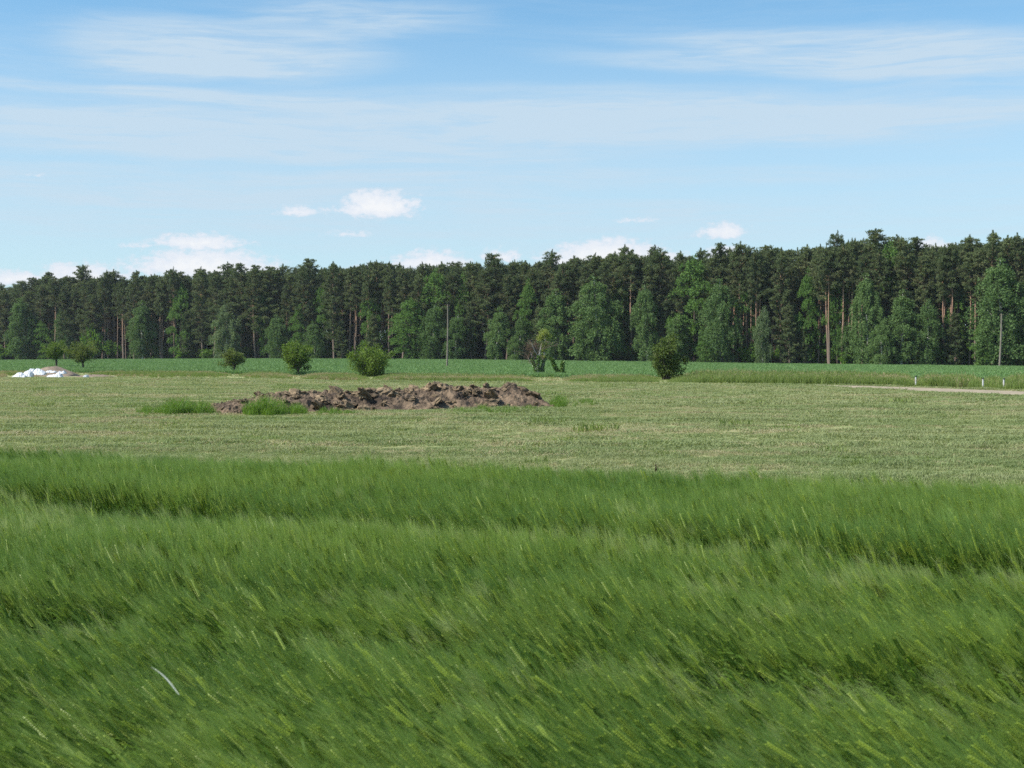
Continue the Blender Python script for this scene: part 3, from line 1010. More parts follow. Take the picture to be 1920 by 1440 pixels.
# white birch stem at the edge and the two poles
def pole(name, px, top, base, Y, r, lean_px, label, cat, mat, arm):
    p0 = at_depth(px, base, Y); p0.z = float(terrain(p0.x, Y))
    p1 = at_depth(px + lean_px, top, Y)
    e = thing(name, label, cat, p0)
    mb = MB()
    t = np.linspace(0, 1, 7)
    d = np.array(p1 - p0)
    path = t[:, None] * d[None]
    path[:, 0] += 0.05 * np.sin(t * 3.1)
    mb.tube(path, r * (1 - .4 * t), 10)
    ang = np.arange(10)
    obj('shaft', mb.mesh(name, M[mat]), e)
    if arm:
        for sx in (-.22, .22):
            ins = MB()
            b = path[-1] + np.array([sx, 0, -0.25])
            ins.tube([path[-1] + np.array([0, 0, -.35]), b + np.array([0, 0, -.12]), b], [.015, .015, .012], 5)
            ins.tube([b, b + np.array([0, 0, .05]), b + np.array([0, 0, .1]), b + np.array([0, 0, .13])], [.03, .05, .045, .01], 8)
            obj('insulator', ins.mesh('insulator', M['porcelain']), e)
    return e, Vector(path[-1]) + p0


pole('utility_pole', 838, 570, 678, 178, 0.11, 1.5, 'tall weathered wooden pole standing in the green crop field', 'pole', 'pole_wood', True)
pole('utility_pole', 1874, 588, 686, 205, 0.16, 4, 'bare leaning pale pole before the great weeping birch', 'pole', 'pole_wood', True)

# ------------------------------------------------------------------ trees and bushes along the verge
def verge_pt(px, py):
    p = ground_pt(px, py)
    p.z = float(terrain(p.x, p.y))
    return p


def px_h(p, top):
    return (HORIZON - top) / FPX * p.y + CAMZ - p.z


def field_tree(px, base, top, wpx, label, seed, mat, trunk, lean, cat='tree', name='field_tree', nl=26, npf=70, leaf=.12, shape=1.0, low=.25):
    p = verge_pt(px, base)
    nl = int(nl * 1.0)
    H = px_h(p, top)
    Rm = wpx / FPX * p.y / 2 * .92
    ms = shrub_meshes(seed, H * .96, Rm, mat, leaf, nl, npf, 'dark_bark', trunk, lean, shape, low)
    e = thing(name, label, cat, p, 0, 1.0, 'trees and bushes along the grass verge')
    obj('trunk' if trunk else 'stems', ms[0], e)
    obj('crown', ms[1], e)
    return e


field_tree(107, 693, 631, 46, 'small bent green tree behind the white plastic sheets', 501, 'bush', .22, -.05, nl=24)
field_tree(156, 696, 637, 58, 'spreading yellowish tree right of the small bent one', 502, 'olive', .24, -.02, nl=26)
field_tree(440, 700, 650, 50, 'thin olive-green round-headed tree on the verge', 503, 'olive', .24, -.08, nl=26, npf=48)
field_tree(559, 703.5, 635, 62, 'dense round green tree with short dark trunk on the verge', 504, 'bush', .15, 0, nl=38, npf=64)
field_tree(694, 706.5, 645, 82, 'broad dense green bush without visible trunk on the verge', 505, 'bush', 0.0, -.06, 'bush', 'field_bush', nl=44, npf=70, shape=2.0, low=.6)
field_tree(1249, 712, 624, 70, 'tall narrow dark green bush on the verge', 506, 'bush_dark', 0.0, .02, 'bush', 'field_bush', nl=44, npf=70, shape=1.2, low=.9)

# dead tree with ivy and a tuft of yellow-green leaves
def dead_tree():
    rng = np.random.default_rng(61)
    p = verge_pt(1012, 705)
    u = p.y / FPX                                    # metres per photo pixel here
    e = thing('dead_tree', 'half-dead pale-stemmed tree with brown twigs and yellow-green top', 'tree', p, 0, 1.0, 'trees and bushes along the grass verge')
    wood, twig, ivy, yel, brown = MB(), MB(), MB(), MB(), MB()
    def q(dx, up, dy=0.0):
        return np.array([dx * u, dy, up * u])
    stems = [[q(-5, 0), q(-8, 14), q(-14, 30, .1), q(-16, 45, .2)], [q(-3, 0), q(-4, 18, -.1), q(-2, 36, -.1), q(2, 52), q(5, 66)],
             [q(4, 0, .1), q(5, 16, .15), q(9, 34, .1), q(8, 50), q(10, 70, -.1), q(8, 84)], [q(-8, 15), q(-18, 26, .1), q(-22, 36, .15)], [q(-2, 36), q(-10, 48, -.2), q(-16, 62, -.2)]]
    for s_ in stems:
        wood.tube(s_, np.linspace(.14, .04, len(s_)) if len(s_) > 3 else [.06, .04, .02], 7)
    for s_ in stems:
        for b in range(9):
            f = .35 + .65 * rng.random()
            i = min(int(f * (len(s_) - 1)), len(s_) - 2); w = f * (len(s_) - 1) - i
            base = s_[i] * (1 - w) + s_[i + 1] * w
            d = rng.normal(size=3) * np.array([.45, .4, .3]) + np.array([-.12, 0, .3])
            m1 = base + d * .6; m2 = base + d * 1.1 + rng.normal(size=3) * .12
            twig.tube([base, m1, m2], [.02, .013, .006], 3)
            for t_ in range(4):
                d2 = d * .4 + rng.normal(size=3) * .22
                twig.tube([m1 + (m2 - m1) * rng.random(), m2 + d2], [.008, .003], 3)
    for c, r_, n_ in [(q(-17, 50), .42, 220), (q(-20, 38), .34, 130), (q(-8, 60, .1), .36, 150), (q(-22, 56), .30, 100), (q(14, 56), .28, 60)]:
        puff(brown, rng, c, r_ * 1.3, n_, .09, .05, 0, 1.0, 0, .1)
    for c, r_, n_ in [(q(8, 80), .56, 620), (q(15, 73), .44, 380), (q(1, 71), .44, 360), (q(9, 60), .42, 320), (q(7, 48), .34, 220), (q(6, 36), .26, 140)]:
        puff(yel, rng, c, r_, n_, .11, .075, 0, .85, .1, .2)
    for s_ in (stems[0], stems[1], stems[2]):
        s_ = np.array(s_)
        for t_ in np.linspace(0, 1, 26):
            f = t_ * 2.1
            i = min(int(f), len(s_) - 2); w = min(f - i, 1)
            puff(ivy, rng, s_[i] * (1 - w) + s_[i + 1] * w, .25 - .07 * t_, 34, .12, .10, 0, 1.1, -.2, .4)
    puff(ivy, rng, q(2, 3), .4, 120, .12, .09, 0, .6, 0, .3)
    obj('stem', wood.mesh('dead_stems', M['dead_wood']), e)
    obj('twigs', twig.mesh('dead_twigs', M['brown_twig']), e)
    tag(obj('dead_foliage', brown.mesh('dead_foliage', M['dead_leaf']), e), 'brown dead leaves on twigs')
    tag(obj('crown', yel.mesh('living_crown', M['yellow_leaf']), e), 'yellow-green living top')
    tag(obj('ivy', ivy.mesh('ivy_sleeve', M['ivy']), e), 'dark ivy round the stems')


def ivy_snag():
    rng = np.random.default_rng(62)
    p = verge_pt(1052, 705)
    u = p.y / FPX
    e = thing('ivy_snag', 'forked leaning snag wrapped in dark ivy beside the dead tree', 'tree', p, 0, 1.0, 'trees and bushes along the grass verge')
    wood, ivy = MB(), MB()
    def q(dx, up):
        return np.array([dx * u, 0, up * u])
    a = [q(0, 0), q(-6, 8), q(-13, 20), q(-18, 33)]
    b = [q(1, 0), q(2, 12), q(3, 26)]
    wood.tube(a, [.12, .10, .08, .05], 7); wood.tube(b, [.1, .08, .05], 7)
    for s_ in (a, b):
        s_ = np.array(s_)
        for t_ in np.linspace(0, len(s_) - 1.01, 34):
            i = int(t_); w = t_ - i
            puff(ivy, rng, s_[i] * (1 - w) + s_[i + 1] * w,   .24 - .03 * t_ + .06 * rng.random(), 34, .12, .09, 0, 1.1, -.2, .4)
    for dx in (-3, 1, 5, 9):
        puff(ivy, rng, q(dx, 4), .3, 70, .12, .09, 0, .7, 0, .3)
    obj('stem', wood.mesh('snag_stem', M['dark_bark']), e)
    obj('ivy', ivy.mesh('snag_ivy', M['ivy']), e)


dead_tree()
ivy_snag()

# ------------------------------------------------------------------ white guide posts
def guide_post(px, base, top, label, dim=False):
    p = verge_pt(px, base)
    H = px_h(p, top)
    e = thing('guide_post', label, 'post', p, 0.3, 1.0, 'white guide posts in the verge')
    # triangular rounded body with slanting top
    mb = MB()
    k_ = 10
    a = np.arange(k_) * 2 * math.pi / k_
    prof = np.stack([np.cos(a) * .052, np.sin(a) * .046 * (1 + .3 * np.cos(a))], -1)
    zs = [0, H * .5, H * .84]
    V = np.concatenate([np.column_stack([prof * (1 - .05 * i), np.full(k_, z)]) for i, z in enumerate(zs)])
    F = [[i * k_ + j, i * k_ + (j + 1) % k_, (i + 1) * k_ + (j + 1) % k_, (i + 1) * k_ + j] for i in range(2) for j in range(k_)]
    mb.add(V, F, 0, .5, True)
    obj('post', mb.mesh('post_body', M['post_white']), e)
    cap = MB()
    p2 = prof * .93
    z1 = np.full(k_, H * .84) + .003
    z2 = H * .96 + p2[:, 0] / .052 * H * .035
    V = np.concatenate([np.column_stack([p2, z1]), np.column_stack([p2, z2])])
    F = [[j, (j + 1) % k_, k_ + (j + 1) % k_, k_ + j] for j in range(k_)]
    cap.add(V, F, 0, .5, True)
    cap.add(np.column_stack([p2, z2]), [list(range(k_))], 0, .5)
    obj('cap', cap.mesh('post_cap', M['post_black']), e)


guide_post(1717, 724, 704, 'leftmost white guide post with dark cap in the verge grass')
guide_post(1843, 728.5, 708, 'middle white guide post with dark cap, the brightest one')
guide_post(1882, 729.5, 708.5, 'rightmost narrow white guide post with dark cap')

# ------------------------------------------------------------------ heaps
def blob_mesh(name, seed, rx, ry, rz, mat, sub=14, amp=.35, fr=1.6, flat=True):
    """uneven lump, flat underneath"""
    rng = np.random.default_rng(seed)
    nu, nv = sub, max(5, sub // 2)
    V = []
    for j in range(nv + 1):
        th = math.pi * j / nv
        for i in range(nu):
            ph = 2 * math.pi * i / nu
            V.append((math.sin(th) * math.cos(ph), math.sin(th) * math.sin(ph), math.cos(th)))
    V = np.array(V)
    n1 = fbm(V[:, 0] * fr + seed * 3.7 + 5 * V[:, 2], V[:, 1] * fr + 9.1 + 3 * V[:, 2], 3, seed)
    V = V * (1 + amp * (n1 - .5) * 2)[:, None]
    V *= np.array([rx, ry, rz])
    if flat:
        V[:, 2] = np.maximum(V[:, 2], -.25 * rz)
    F = [[j * nu + i, (j + 1) * nu + i, (j + 1) * nu + (i + 1) % nu, j * nu + (i + 1) % nu] for j in range(nv) for i in range(nu)]
    mb = MB()
    mb.add(V, F, 0, .5, False if 'clod' in name else True)
    return mb.mesh(name, mat)


# soil heap: crest line given by the photo, built as a low bank with clods on it
def heap():
    rng = np.random.default_rng(71)
    a, b = ground_pt(400, 777), ground_pt(1042, 764)
    o = Vector((a.x, a.y, 0))
    ax = (b - a); Ln = ax.length; ax.normalize()
    nrm = Vector((-ax.y, ax.x, 0))
    e = thing('soil_heap', 'long low heap of dark brown soil clods lying on the mown meadow', 'soil heap', o)
    Wd = 3.4
    ph = [(0, .05), (.06, .24), (.15, .46), (.22, .58), (.35, .58), (.47, .60), (.6, .62), (.7, .74), (.78, .64), (.88, .68), (.95, .74), (.985, .58), (1.0, .10)]
    def hgt(s_, w):
        crest = np.interp(s_, [q[0] for q in ph], [q[1] for q in ph])
        prof = np.where(w < .62, np.sin(np.clip(w / .62, 0, 1) * math.pi / 2) ** 0.8, np.cos(np.clip((w - .62) / .38, 0, 1) * math.pi / 2) ** .7)
        n = fbm(s_ * Ln * 1.1, w * Wd * 1.1, 4, 3) - .5
        n2 = fbm(s_ * Ln * 3.0, w * Wd * 3.0, 3, 8) - .5
        n3 = fbm(s_ * Ln * 9.0, w * Wd * 9.0, 2, 9) - .5
        return np.maximum(0, crest * prof * (1 + .35 * n) + (.26 * n2 + .16 * n3) * np.minimum(1, prof * 2)) - .02
    NS, NW = 330, 90
    S, W = np.meshgrid(np.linspace(0, 1, NS), np.linspace(0, 1, NW))
    edge = (fbm(S * 14, W * 0, 3, 4) - .5) * .5
    wy = W * Wd + edge * (1 - W)
    Z = hgt(S, W)
    X = S * Ln * ax.x + wy * nrm.x
    Y = S * Ln * ax.y + wy * nrm.y
    V = np.stack([X, Y, Z], -1).reshape(-1, 3)
    i, j = np.meshgrid(np.arange(NS - 1), np.arange(NW - 1)); q = (j * NS + i).ravel()
    mb = MB(); mb.add(V, np.stack([q, q + 1, q + NS + 1, q + NS], -1), 0, .5, False)
    obj('bank', mb.mesh('heap_bank', M['dung']), e)
    cl = [blob_mesh('clod', 80 + n, 1, [.8, .7, .95][n % 3], [.75, .6, .85][n % 3], M['clod'], 14, .75, 2.6, False) for n in range(9)]
    for n in range(290):
        s_ = rng.random() * .985 + .005; w = rng.random() * .95 - .09
        h = float(hgt(np.array([s_]), np.array([w]))[0])
        big = rng.random() < .28
        r_ = rng.uniform(.15, .27) if big else rng.uniform(.07, .15)
        if s_ < .2:
            r_ *= .6
        c = obj('clod', cl[int(rng.integers(9))], e)
        c.location = (s_ * Ln * ax.x + w * Wd * nrm.x, s_ * Ln * ax.y + w * Wd * nrm.y, h + r_ * .12)
        c.scale = (r_ * rng.uniform(.9, 1.5), r_ * rng.uniform(.8, 1.2), r_ * rng.uniform(.55, .9))
        c.rotation_euler = (rng.normal() * .35, rng.normal() * .35, rng.random() * 6.28)
    return o, ax, nrm, Ln, Wd


HEAP = heap()

# pale spoil bank and white plastic at the left
def sheet(px0, px1, py0, py1, Y, seed, label, prof=(.3, .9, 1, .8, .9, .4)):
    """crumpled white plastic lying over spoil: a puffed, folded body"""
    rng = np.random.default_rng(seed)
    b = at_depth((px0 + px1) / 2, py1, Y); b.z = 0
    w = (px1 - px0) / FPX * Y; h = (py1 - py0) / FPX * Y
    z0 = max(0.0, at_depth((px0 + px1) / 2, py1, Y).z)
    nu, nv = 26, 16
    U, Vv = np.meshgrid(np.linspace(-1, 1, nu), np.linspace(0, 1, nv))
    f = fbm(U * 1.6 + seed, Vv * 1.8, 3, seed)
    env = np.interp(U, np.linspace(-1, 1, len(prof)), prof) * np.clip((1 - np.abs(U)) * 12, .12, 1)
    z = h * env * np.sin(np.clip(Vv * 1.05, 0, 1) * math.pi * .62 + .02) * (.85 + .3 * f)
    z += .05 * np.abs(np.sin(U * 6 + f * 9 + Vv * 3)) * env
    x = U * w / 2 * (1 + .12 * (f - .5)); y = Vv * max(.8, h * 1.5) + .25 * (f - .5)
    P3 = np.stack([x, y, z * .85], -1).reshape(-1, 3)
    i, j = np.meshgrid(np.arange(nu - 1), np.arange(nv - 1)); q = (j * nu + i).ravel()
    mb = MB(); mb.add(P3, np.stack([q, q + 1, q + nu + 1, q + nu], -1), 0, .5, False)
    me = mb.mesh('plastic_sheet', M['plastic'])
    o = obj('plastic_sheet', me, loc=(b.x, Y, z0))
    so = o.modifiers.new('thickness', 'SOLIDIFY'); so.thickness = .03; so.offset = -1
    tag(o, label, 'plastic sheet', 'white plastic sheets on the spoil bank')
    return o


def spoil(px0, px1, top, base, depth, seed, label):
    p0, p1 = ground_pt(px0, base), ground_pt(px1, base)
    L = (p1 - p0).length
    H = (base - top) / FPX * p0.y
    NS, NW = 60, 18
    S, W = np.meshgrid(np.linspace(0, 1, NS), np.linspace(0, 1, NW))
    Z = H * np.sin(S * math.pi) ** .6 * np.sin(W * math.pi) ** .7 * (.6 + .8 * fbm(S * L * .7, W * depth * .7, 4, seed)) + .22 * (fbm(S * L * 2.2, W * depth * 2.2, 3, seed) - .5) * np.sin(S * math.pi) - .03
    P3 = np.stack([S * L, W * depth, Z], -1).reshape(-1, 3)
    i, j = np.meshgrid(np.arange(NS - 1), np.arange(NW - 1)); q = (j * NS + i).ravel()
    mb = MB(); mb.add(P3, np.stack([q, q + 1, q + NS + 1, q + NS], -1), 0, .5, True)
    return tag(obj('spoil_bank', mb.mesh('spoil_bank', M['dry_soil']), loc=p0), label, 'soil heap')


spoil(28, 128, 688, 706, 4.5, 5, 'pale brown spoil bank under the white plastic sheets')
spoil(130, 200, 703, 707, 4.0, 6, 'flat pale brown spoil bank right of the white plastic sheets')
Yp = ground_pt(60, 707.5).y
sheet(19, 46, 697, 708, Yp - .8, 11, 'white plastic sheet lying lowest at the left end of the bank', (.1, .45, .8, 1, .9, .55, .3))
sheet(34, 57, 693, 707, Yp - .3, 12, 'white plastic sheet puffed up beside the leftmost one', (.2, .5, .75, .95, 1, .85, .25))
sheet(50, 62, 690, 699, Yp + .9, 13, 'small white plastic scrap on the crest of the bank')
sheet(60, 82, 689, 703, Yp + .5, 14, 'largest white plastic sheet draped down the middle of bank', (.75, 1, .95, .85, .7, .5, .3))
sheet(84, 114, 700, 708.5, Yp - .8, 15, 'white plastic sheet lying low at the right foot of bank', (.3, .55, .6, .7, .8, 1, .75, .1))
sheet(84, 102, 693, 699, Yp + 1.2, 16, 'thin torn white plastic strip along the upper right of bank', (.8, .6, .9, .5, .7, .4))
sheet(104, 120, 694, 701, Yp + 1.0, 17, 'small tattered white plastic piece at right end of bank', (.3, .8, .5, .9, .3))
sheet(154, 162, 703, 708, Yp - .4, 18, 'tiny white plastic scrap on the flat bank at right')

# ------------------------------------------------------------------ grasses
def tuft_mesh(name, seed, n, h, spread, wd, mat, heads=None, flop=.35, segs=2):
    """a tuft of bent blades, optional seed heads"""
    rng = np.random.default_rng(seed)
    mb = MB()
    a = rng.random(n) * 6.28
    rr = spread * np.sqrt(rng.random(n))
    base = np.stack([np.cos(a) * rr, np.sin(a) * rr, np.zeros(n)], -1)
    hh = h * (.55 + .6 * rng.random(n))
    dr = rng.normal(size=(n, 2)) * flop
    dr[:, 0] -= flop * .35
    sd = rng.normal(size=(n, 3)); sd[:, 2] = 0
    sd /= np.linalg.norm(sd, axis=1)[:, None]
    w = wd * (.7 + .6 * rng.random(n))[:, None]
    mid = base + np.column_stack([dr * .3 * hh[:, None], hh * .6])
    tip = base + np.column_stack([dr * hh[:, None], hh * (1 - .25 * np.linalg.norm(dr, axis=1))])
    V = np.stack([base - sd * w / 2, base + sd * w / 2, mid + sd * w * .45, mid - sd * w * .45, tip], 1).reshape(-1, 3)
    t = np.repeat(rng.random(n), 5)
    i = np.arange(n)[:, None] * 5
    mb.add(V, i + np.array([[0, 1, 2, 3]]), 0, t)
    mb.f.append((np.array(i + np.array([[3, 2, 4]])), 0, False))
    mats = [mat]
    if heads:
        sel = rng.random(n) < heads[0]
        mb.cards(tip[sel] + np.array([0, 0, heads[2] * .3]), np.column_stack([dr[sel] * .5, np.ones(sel.sum())]), heads[2], heads[2] * .22, rng, 1)
        mats = [mat, heads[1]]
    return mb.mesh(name, mats)


rng = np.random.default_rng(21)
def rot_z(n):
    return np.column_stack([np.zeros(n), np.zeros(n), rng.random(n) * 6.28])

# young crop
n = 62000
u = rng.random(n)
x = rng.uniform(-1, 1, n); v = rng.random(n)
X = x * 150 - 20
yb, yf = line_y(VB, X), forest_y(X) + 1
Y = yb + (yf - yb) * v ** 1.25
px = 960 + FPX * X / Y
ok = (px > -250) & (px < 2150) & (Y > yb)
X, Y = X[ok], Y[ok]; n = len(X)
s_ = .8 + .4 * rng.random(n) + .5 * (fbm(X * .05, Y * .05, 3, 2) - .5)
CROPS = [tuft_mesh('crop_tuft', 600 + i, 46, .36, .55, .035, M['crop'], None, .3) for i in range(4)]
scatter('young_crop', np.column_stack([X, Y, terrain(X, Y) + .03]), rot_z(n), np.column_stack([s_ * 1.2, s_ * 1.2, s_]), rng.integers(0, 4, n), CROPS,
        'even bluish-green young crop filling the field before the wood', 'crop')

# verge of tall grass between meadow and crop
n = 26000
X = rng.uniform(-85, 62, n)
yf, yb = line_y(VF, X), line_y(VB, X)
v = rng.random(n) ** 1.15
Y = yf + (yb - yf) * v * 1.04 + rng.normal(size=n) * .5
px = 960 + FPX * X / Y
ok = (px > -220) & (px < 2150) & (track_dist(X, Y) > .25) & (Y > yf - .4)
bare = (px > 150) & (px < 520) & (v < .35) & (rng.random(n) < .82)            # worn strip at left centre
ok &= ~bare
ok &= ~((px > 10) & (px < 220) & (Y < ground_pt(60, 704).y) & (rng.random(n) < .96))   # bank with the plastic stands here
X, Y, v, px = X[ok], Y[ok], v[ok], px[ok]; n = len(X)
s_ = (.40 + .35 * rng.random(n)) * (.75 + .7 * fbm(X * .12, Y * .12, 3, 12)) * (1 + .45 * (px > 1300)) * np.where(px < 1250, .8, 1)
for tpx in (107, 156, 440, 559, 696, 1012, 1052, 1246):
    s_ *= 1 - .75 * np.exp(-((px - tpx) / 26) ** 2)
for tpx in (1717, 1843, 1882):
    s_ *= 1 - .62 * np.exp(-((px - tpx) / 13) ** 2)
dry = fbm(X * .07 + 4, Y * .16, 3, 31) + .10 * (px < 620) + rng.normal(size=n) * .07
ix = np.where(dry > .66, 3 + rng.integers(0, 2, n), rng.integers(0, 3, n))
VERGE = [tuft_mesh('verge_tuft', 620 + i, 40, .62, .30, .018, M['verge'], (.07, M['seed_head'], .10), .28) for i in range(3)] + \
        [tuft_mesh('verge_dry_tuft', 630 + i, 40, .55, .30, .016, M['seed_head'], (.4, M['seed_head'], .13), .4) for i in range(2)]
scatter('verge_grass', np.column_stack([X, Y, terrain(X, Y)]), rot_z(n), np.column_stack([s_ * 1.1, s_ * 1.1, s_]), ix, VERGE,
        'tall weedy grass of the verge with tan seed heads', 'grass')

# stubble of the mown meadow, with lying straw in streaks
def meadow_pts(y0, y1, dens):
    w = .395
    n = int(dens * w * (y1 * y1 - y0 * y0) * 1.05)
    Y = np.sqrt(rng.random(n) * (y1 * y1 - y0 * y0) + y0 * y0)
    X = rng.uniform(-1, 1, n) * w * Y
    return X, Y
MP = [meadow_pts(12, 30, 46), meadow_pts(30, 55, 17), meadow_pts(55, 90, 7), meadow_pts(90, 128, 3.2)]
X = np.concatenate([p[0] for p in MP]); Y = np.concatenate([p[1] for p in MP])
lod = np.concatenate([np.full(len(p[0]), s_) for p, s_ in zip(MP, (1.0, 1.55, 2.3, 3.2))])
ok = (Y > barley_edge(X) + .05) & (Y < line_y(VF, X) + .3)
X, Y, lod = X[ok], Y[ok], lod[ok]
ok = track_dist(X, Y) > 0.05
X, Y, lod = X[ok], Y[ok], lod[ok]
o, ax, nrm, Ln, Wd = HEAP
hs = ((X - o.x) * ax.x + (Y - o.y) * ax.y) / Ln
hw = (X - o.x) * nrm.x + (Y - o.y) * nrm.y
ok = ~((hs > .01) & (hs < .99) & (hw > .15) & (hw < Wd - .1))
X, Y, lod = X[ok], Y[ok], lod[ok]
n = len(X)
streak = fbm(X * .16 + 3, (Y + X * .12) * .30, 4, 41)
rowp = .5 + .5 * np.sin((Y + X * .10 + 2.2 * fbm(X * .05, Y * .05, 2, 44)) * 2.2)
patch = fbm(X * .5, Y * .9, 3, 47)
dryness = .50 * streak + .42 * patch + .05 * rowp + rng.normal(size=n) * .09
th = np.quantile(dryness, .66)
ix = np.where(dryness > th, 3 + rng.integers(0, 2, n), rng.integers(0, 3, n))
s_ = (.7 + .6 * rng.random(n)) * (.45 + 1.2 * fbm(X * .45, Y * .5, 3, 50))
MEAD = [tuft_mesh('mown_tuft', 640 + i, 44, .085, .16, .009, M['mown_green'], None, .8) for i in range(3)] + \
       [tuft_mesh('straw_tuft', 650 + i, 40, .06, .18, .008, M['mown_straw'], None, 1.2) for i in range(2)] + \
       [tuft_mesh('dark_tuft', 655, 50, .14, .22, .012, M['verge'], None, .5)]
odd = rng.random(n) < .0015
ix = np.where(odd, 5, ix)
zs = s_ * (1 + .18 * (lod - 1)) * (.55 + .6 * rowp)
scatter('mown_grass', np.column_stack([X, Y, np.zeros(n)]), rot_z(n), np.column_stack([s_ * lod, s_ * lod, zs]), ix, MEAD,
        'short mown meadow grass with lying straw in streaks', 'grass')

# lush uncut grass round the soil heap
pts, sc_ = [], []
def lush(px0, px1, py0, py1, n, h0, h1):
    for _ in range(n):
        px = rng.uniform(px0, px1); py = rng.uniform(py0, py1)
        f = math.sin((px - px0) / (px1 - px0) * math.pi) ** .8
        if rng.random() > f + .15:
            continue
        p = ground_pt(px, py + rng.normal() * 1.2)
        pts.append((p.x, p.y, 0)); sc_.append(rng.uniform(h0 * .5, h1 * 1.15) * (.35 + .65 * f) * (.6 + .8 * float(noise2(px * .09, 3.0, 77))))
lush(254, 415, 770, 777, 420, .5, 1.0)
lush(456, 532, 774, 779, 260, .9, 1.5)
lush(530, 575, 773, 777, 70, .4, .8)
lush(575, 700, 774, 778, 60, .3, .6)
lush(840, 1040, 768, 776, 70, .25, .6)
lush(1032, 1062, 757, 765, 90, .4, .9)
lush(1062, 1130, 752, 764, 40, .2, .5)
n = len(pts); sc_ = np.array(sc_)
LUSH = [tuft_mesh('lush_tuft', 660 + i, 34, .42, .20, .013, M['lush'], (.12, M['seed_head'], .06), .45) for i in range(3)]
scatter('lush_grass', pts, rot_z(n), np.column_stack([sc_, sc_, sc_]), rng.integers(0, 3, n), LUSH,
        'bright green uncut grass growing round the soil heap', 'grass')

# ------------------------------------------------------------------ barley
def barley_clump(seed, nplants=18, size=.25, awn='awn'):
    rng = np.random.default_rng(seed)
    mb = MB()
    octo = np.array([[0, 0, -1], [1, 0, -.1], [0, 1, -.1], [-1, 0, -.1], [0, -1, -.1], [0, 0, 1]], float)
    octf = np.array([[0, 2, 1], [0, 3, 2], [0, 4, 3], [0, 1, 4], [5, 1, 2], [5, 2, 3], [5, 3, 4], [5, 4, 1]])
    for p in range(nplants):
        bx, by = rng.uniform(-size / 2, size / 2, 2)
        Hs = rng.uniform(.58, .70)
        yaw = rng.normal() * .35
        wx, wy = -math.cos(yaw), math.sin(yaw)             # wind carries the heads to -X
        lean = rng.uniform(.10, .24)
        t = np.linspace(0, 1, 6)
        off = lean * t ** 2.4 + .03 * t
        st = np.stack([bx + wx * off, by + wy * off, Hs * t - .05 * t ** 3], -1)
        tone = rng.random()
        mb.tube(st, np.linspace(.0022, .0014, 6), 3, 0, tone)
        # ear and awns
        ang = rng.uniform(.30, .80)                         # lean of the ear from upright
        d = np.array([wx * math.sin(ang), wy * math.sin(ang), math.cos(ang)])
        side = np.cross(d, np.array([wy, -wx, 0.2]) + rng.normal(size=3) * .6); side /= np.linalg.norm(side)
        nrm = np.cross(d, side)
        Le = rng.uniform(.085, .11)
        ns = 11
        starts, dirs = [], []
        for k_ in range(ns):
            for sg in (-1, 1):
                f = (k_ + (.5 if sg > 0 else 0)) / ns
                c = st[-1] + d * Le * f + side * sg * .0052 * (1 - .3 * f)
                s3 = np.stack([side * .0035, nrm * .0039, (d + side * sg * .35) * .0092])
                mb.add(c + octo @ s3, octf, 2, tone * .5 + .5 * rng.random())
                starts.append(c + d * .006)
                dv = d + side * sg * rng.uniform(.02, .30) + nrm * rng.normal() * .13
                dirs.append(dv / np.linalg.norm(dv))
        starts, dirs = np.array(starts * 2), np.array(dirs * 2)
        dirs = dirs + rng.normal(size=dirs.shape) * .09; dirs /= np.linalg.norm(dirs, axis=1)[:, None]
        m = len(starts)
        La = rng.uniform(.14, .21, m)[:, None]
        sag = np.array([wx * .3, wy * .3, -.10])
        mid = starts + dirs * La * .5 + sag * La * .06
        tip = starts + dirs * La + sag * La * .28
        sd = np.cross(dirs, rng.normal(size=(m, 3))); sd /= np.linalg.norm(sd, axis=1)[:, None]
        w = .0006
        V = np.stack([starts - sd * w / 2, starts + sd * w / 2, mid + sd * w * .45, mid - sd * w * .45, tip], 1).reshape(-1, 3)
        i = np.arange(m)[:, None] * 5
        mb.add(V, i + np.array([[0, 1, 2, 3]]), 3, np.repeat(tone * .6 + .4 * rng.random(m), 5))
        mb.f.append((np.array(i + np.array([[3, 2, 4]])), 3, False))
        # leaves
        for zf in (.32, .50, .68, .82):
            a = rng.random() * 6.28
            ld = np.array([math.cos(a) * .6 + wx * .6, math.sin(a) * .6 + wy * .6, .9]); ld /= np.linalg.norm(ld)
            L = rng.uniform(.14, .22) * (1 if zf < .9 else .7)
            b = np.array([np.interp(zf, t, st[:, q]) for q in range(3)])
            sd = np.cross(ld, [0, 0, 1]); sd /= np.linalg.norm(sd) + 1e-9
            ts = np.linspace(0, 1, 6)
            cl = b + ld * L * ts[:, None] + np.array([wx * .25, wy * .25, -.75]) * L * (ts ** 2.2)[:, None] * .6
            ww = .0055 * np.array([.7, 1, 1, .85, .55, .05])
            V = np.concatenate([cl - sd * ww[:, None], cl + sd * ww[:, None]])
            F = [[k_, k_ + 1, 7 + k_, 6 + k_] for k_ in range(5)]
            mb.add(V, F, 1, tone * .5 + rng.random() * .5)
    return mb.mesh('barley_clump', [M['stem'], M['leaf'], M['ear'], M[awn]])


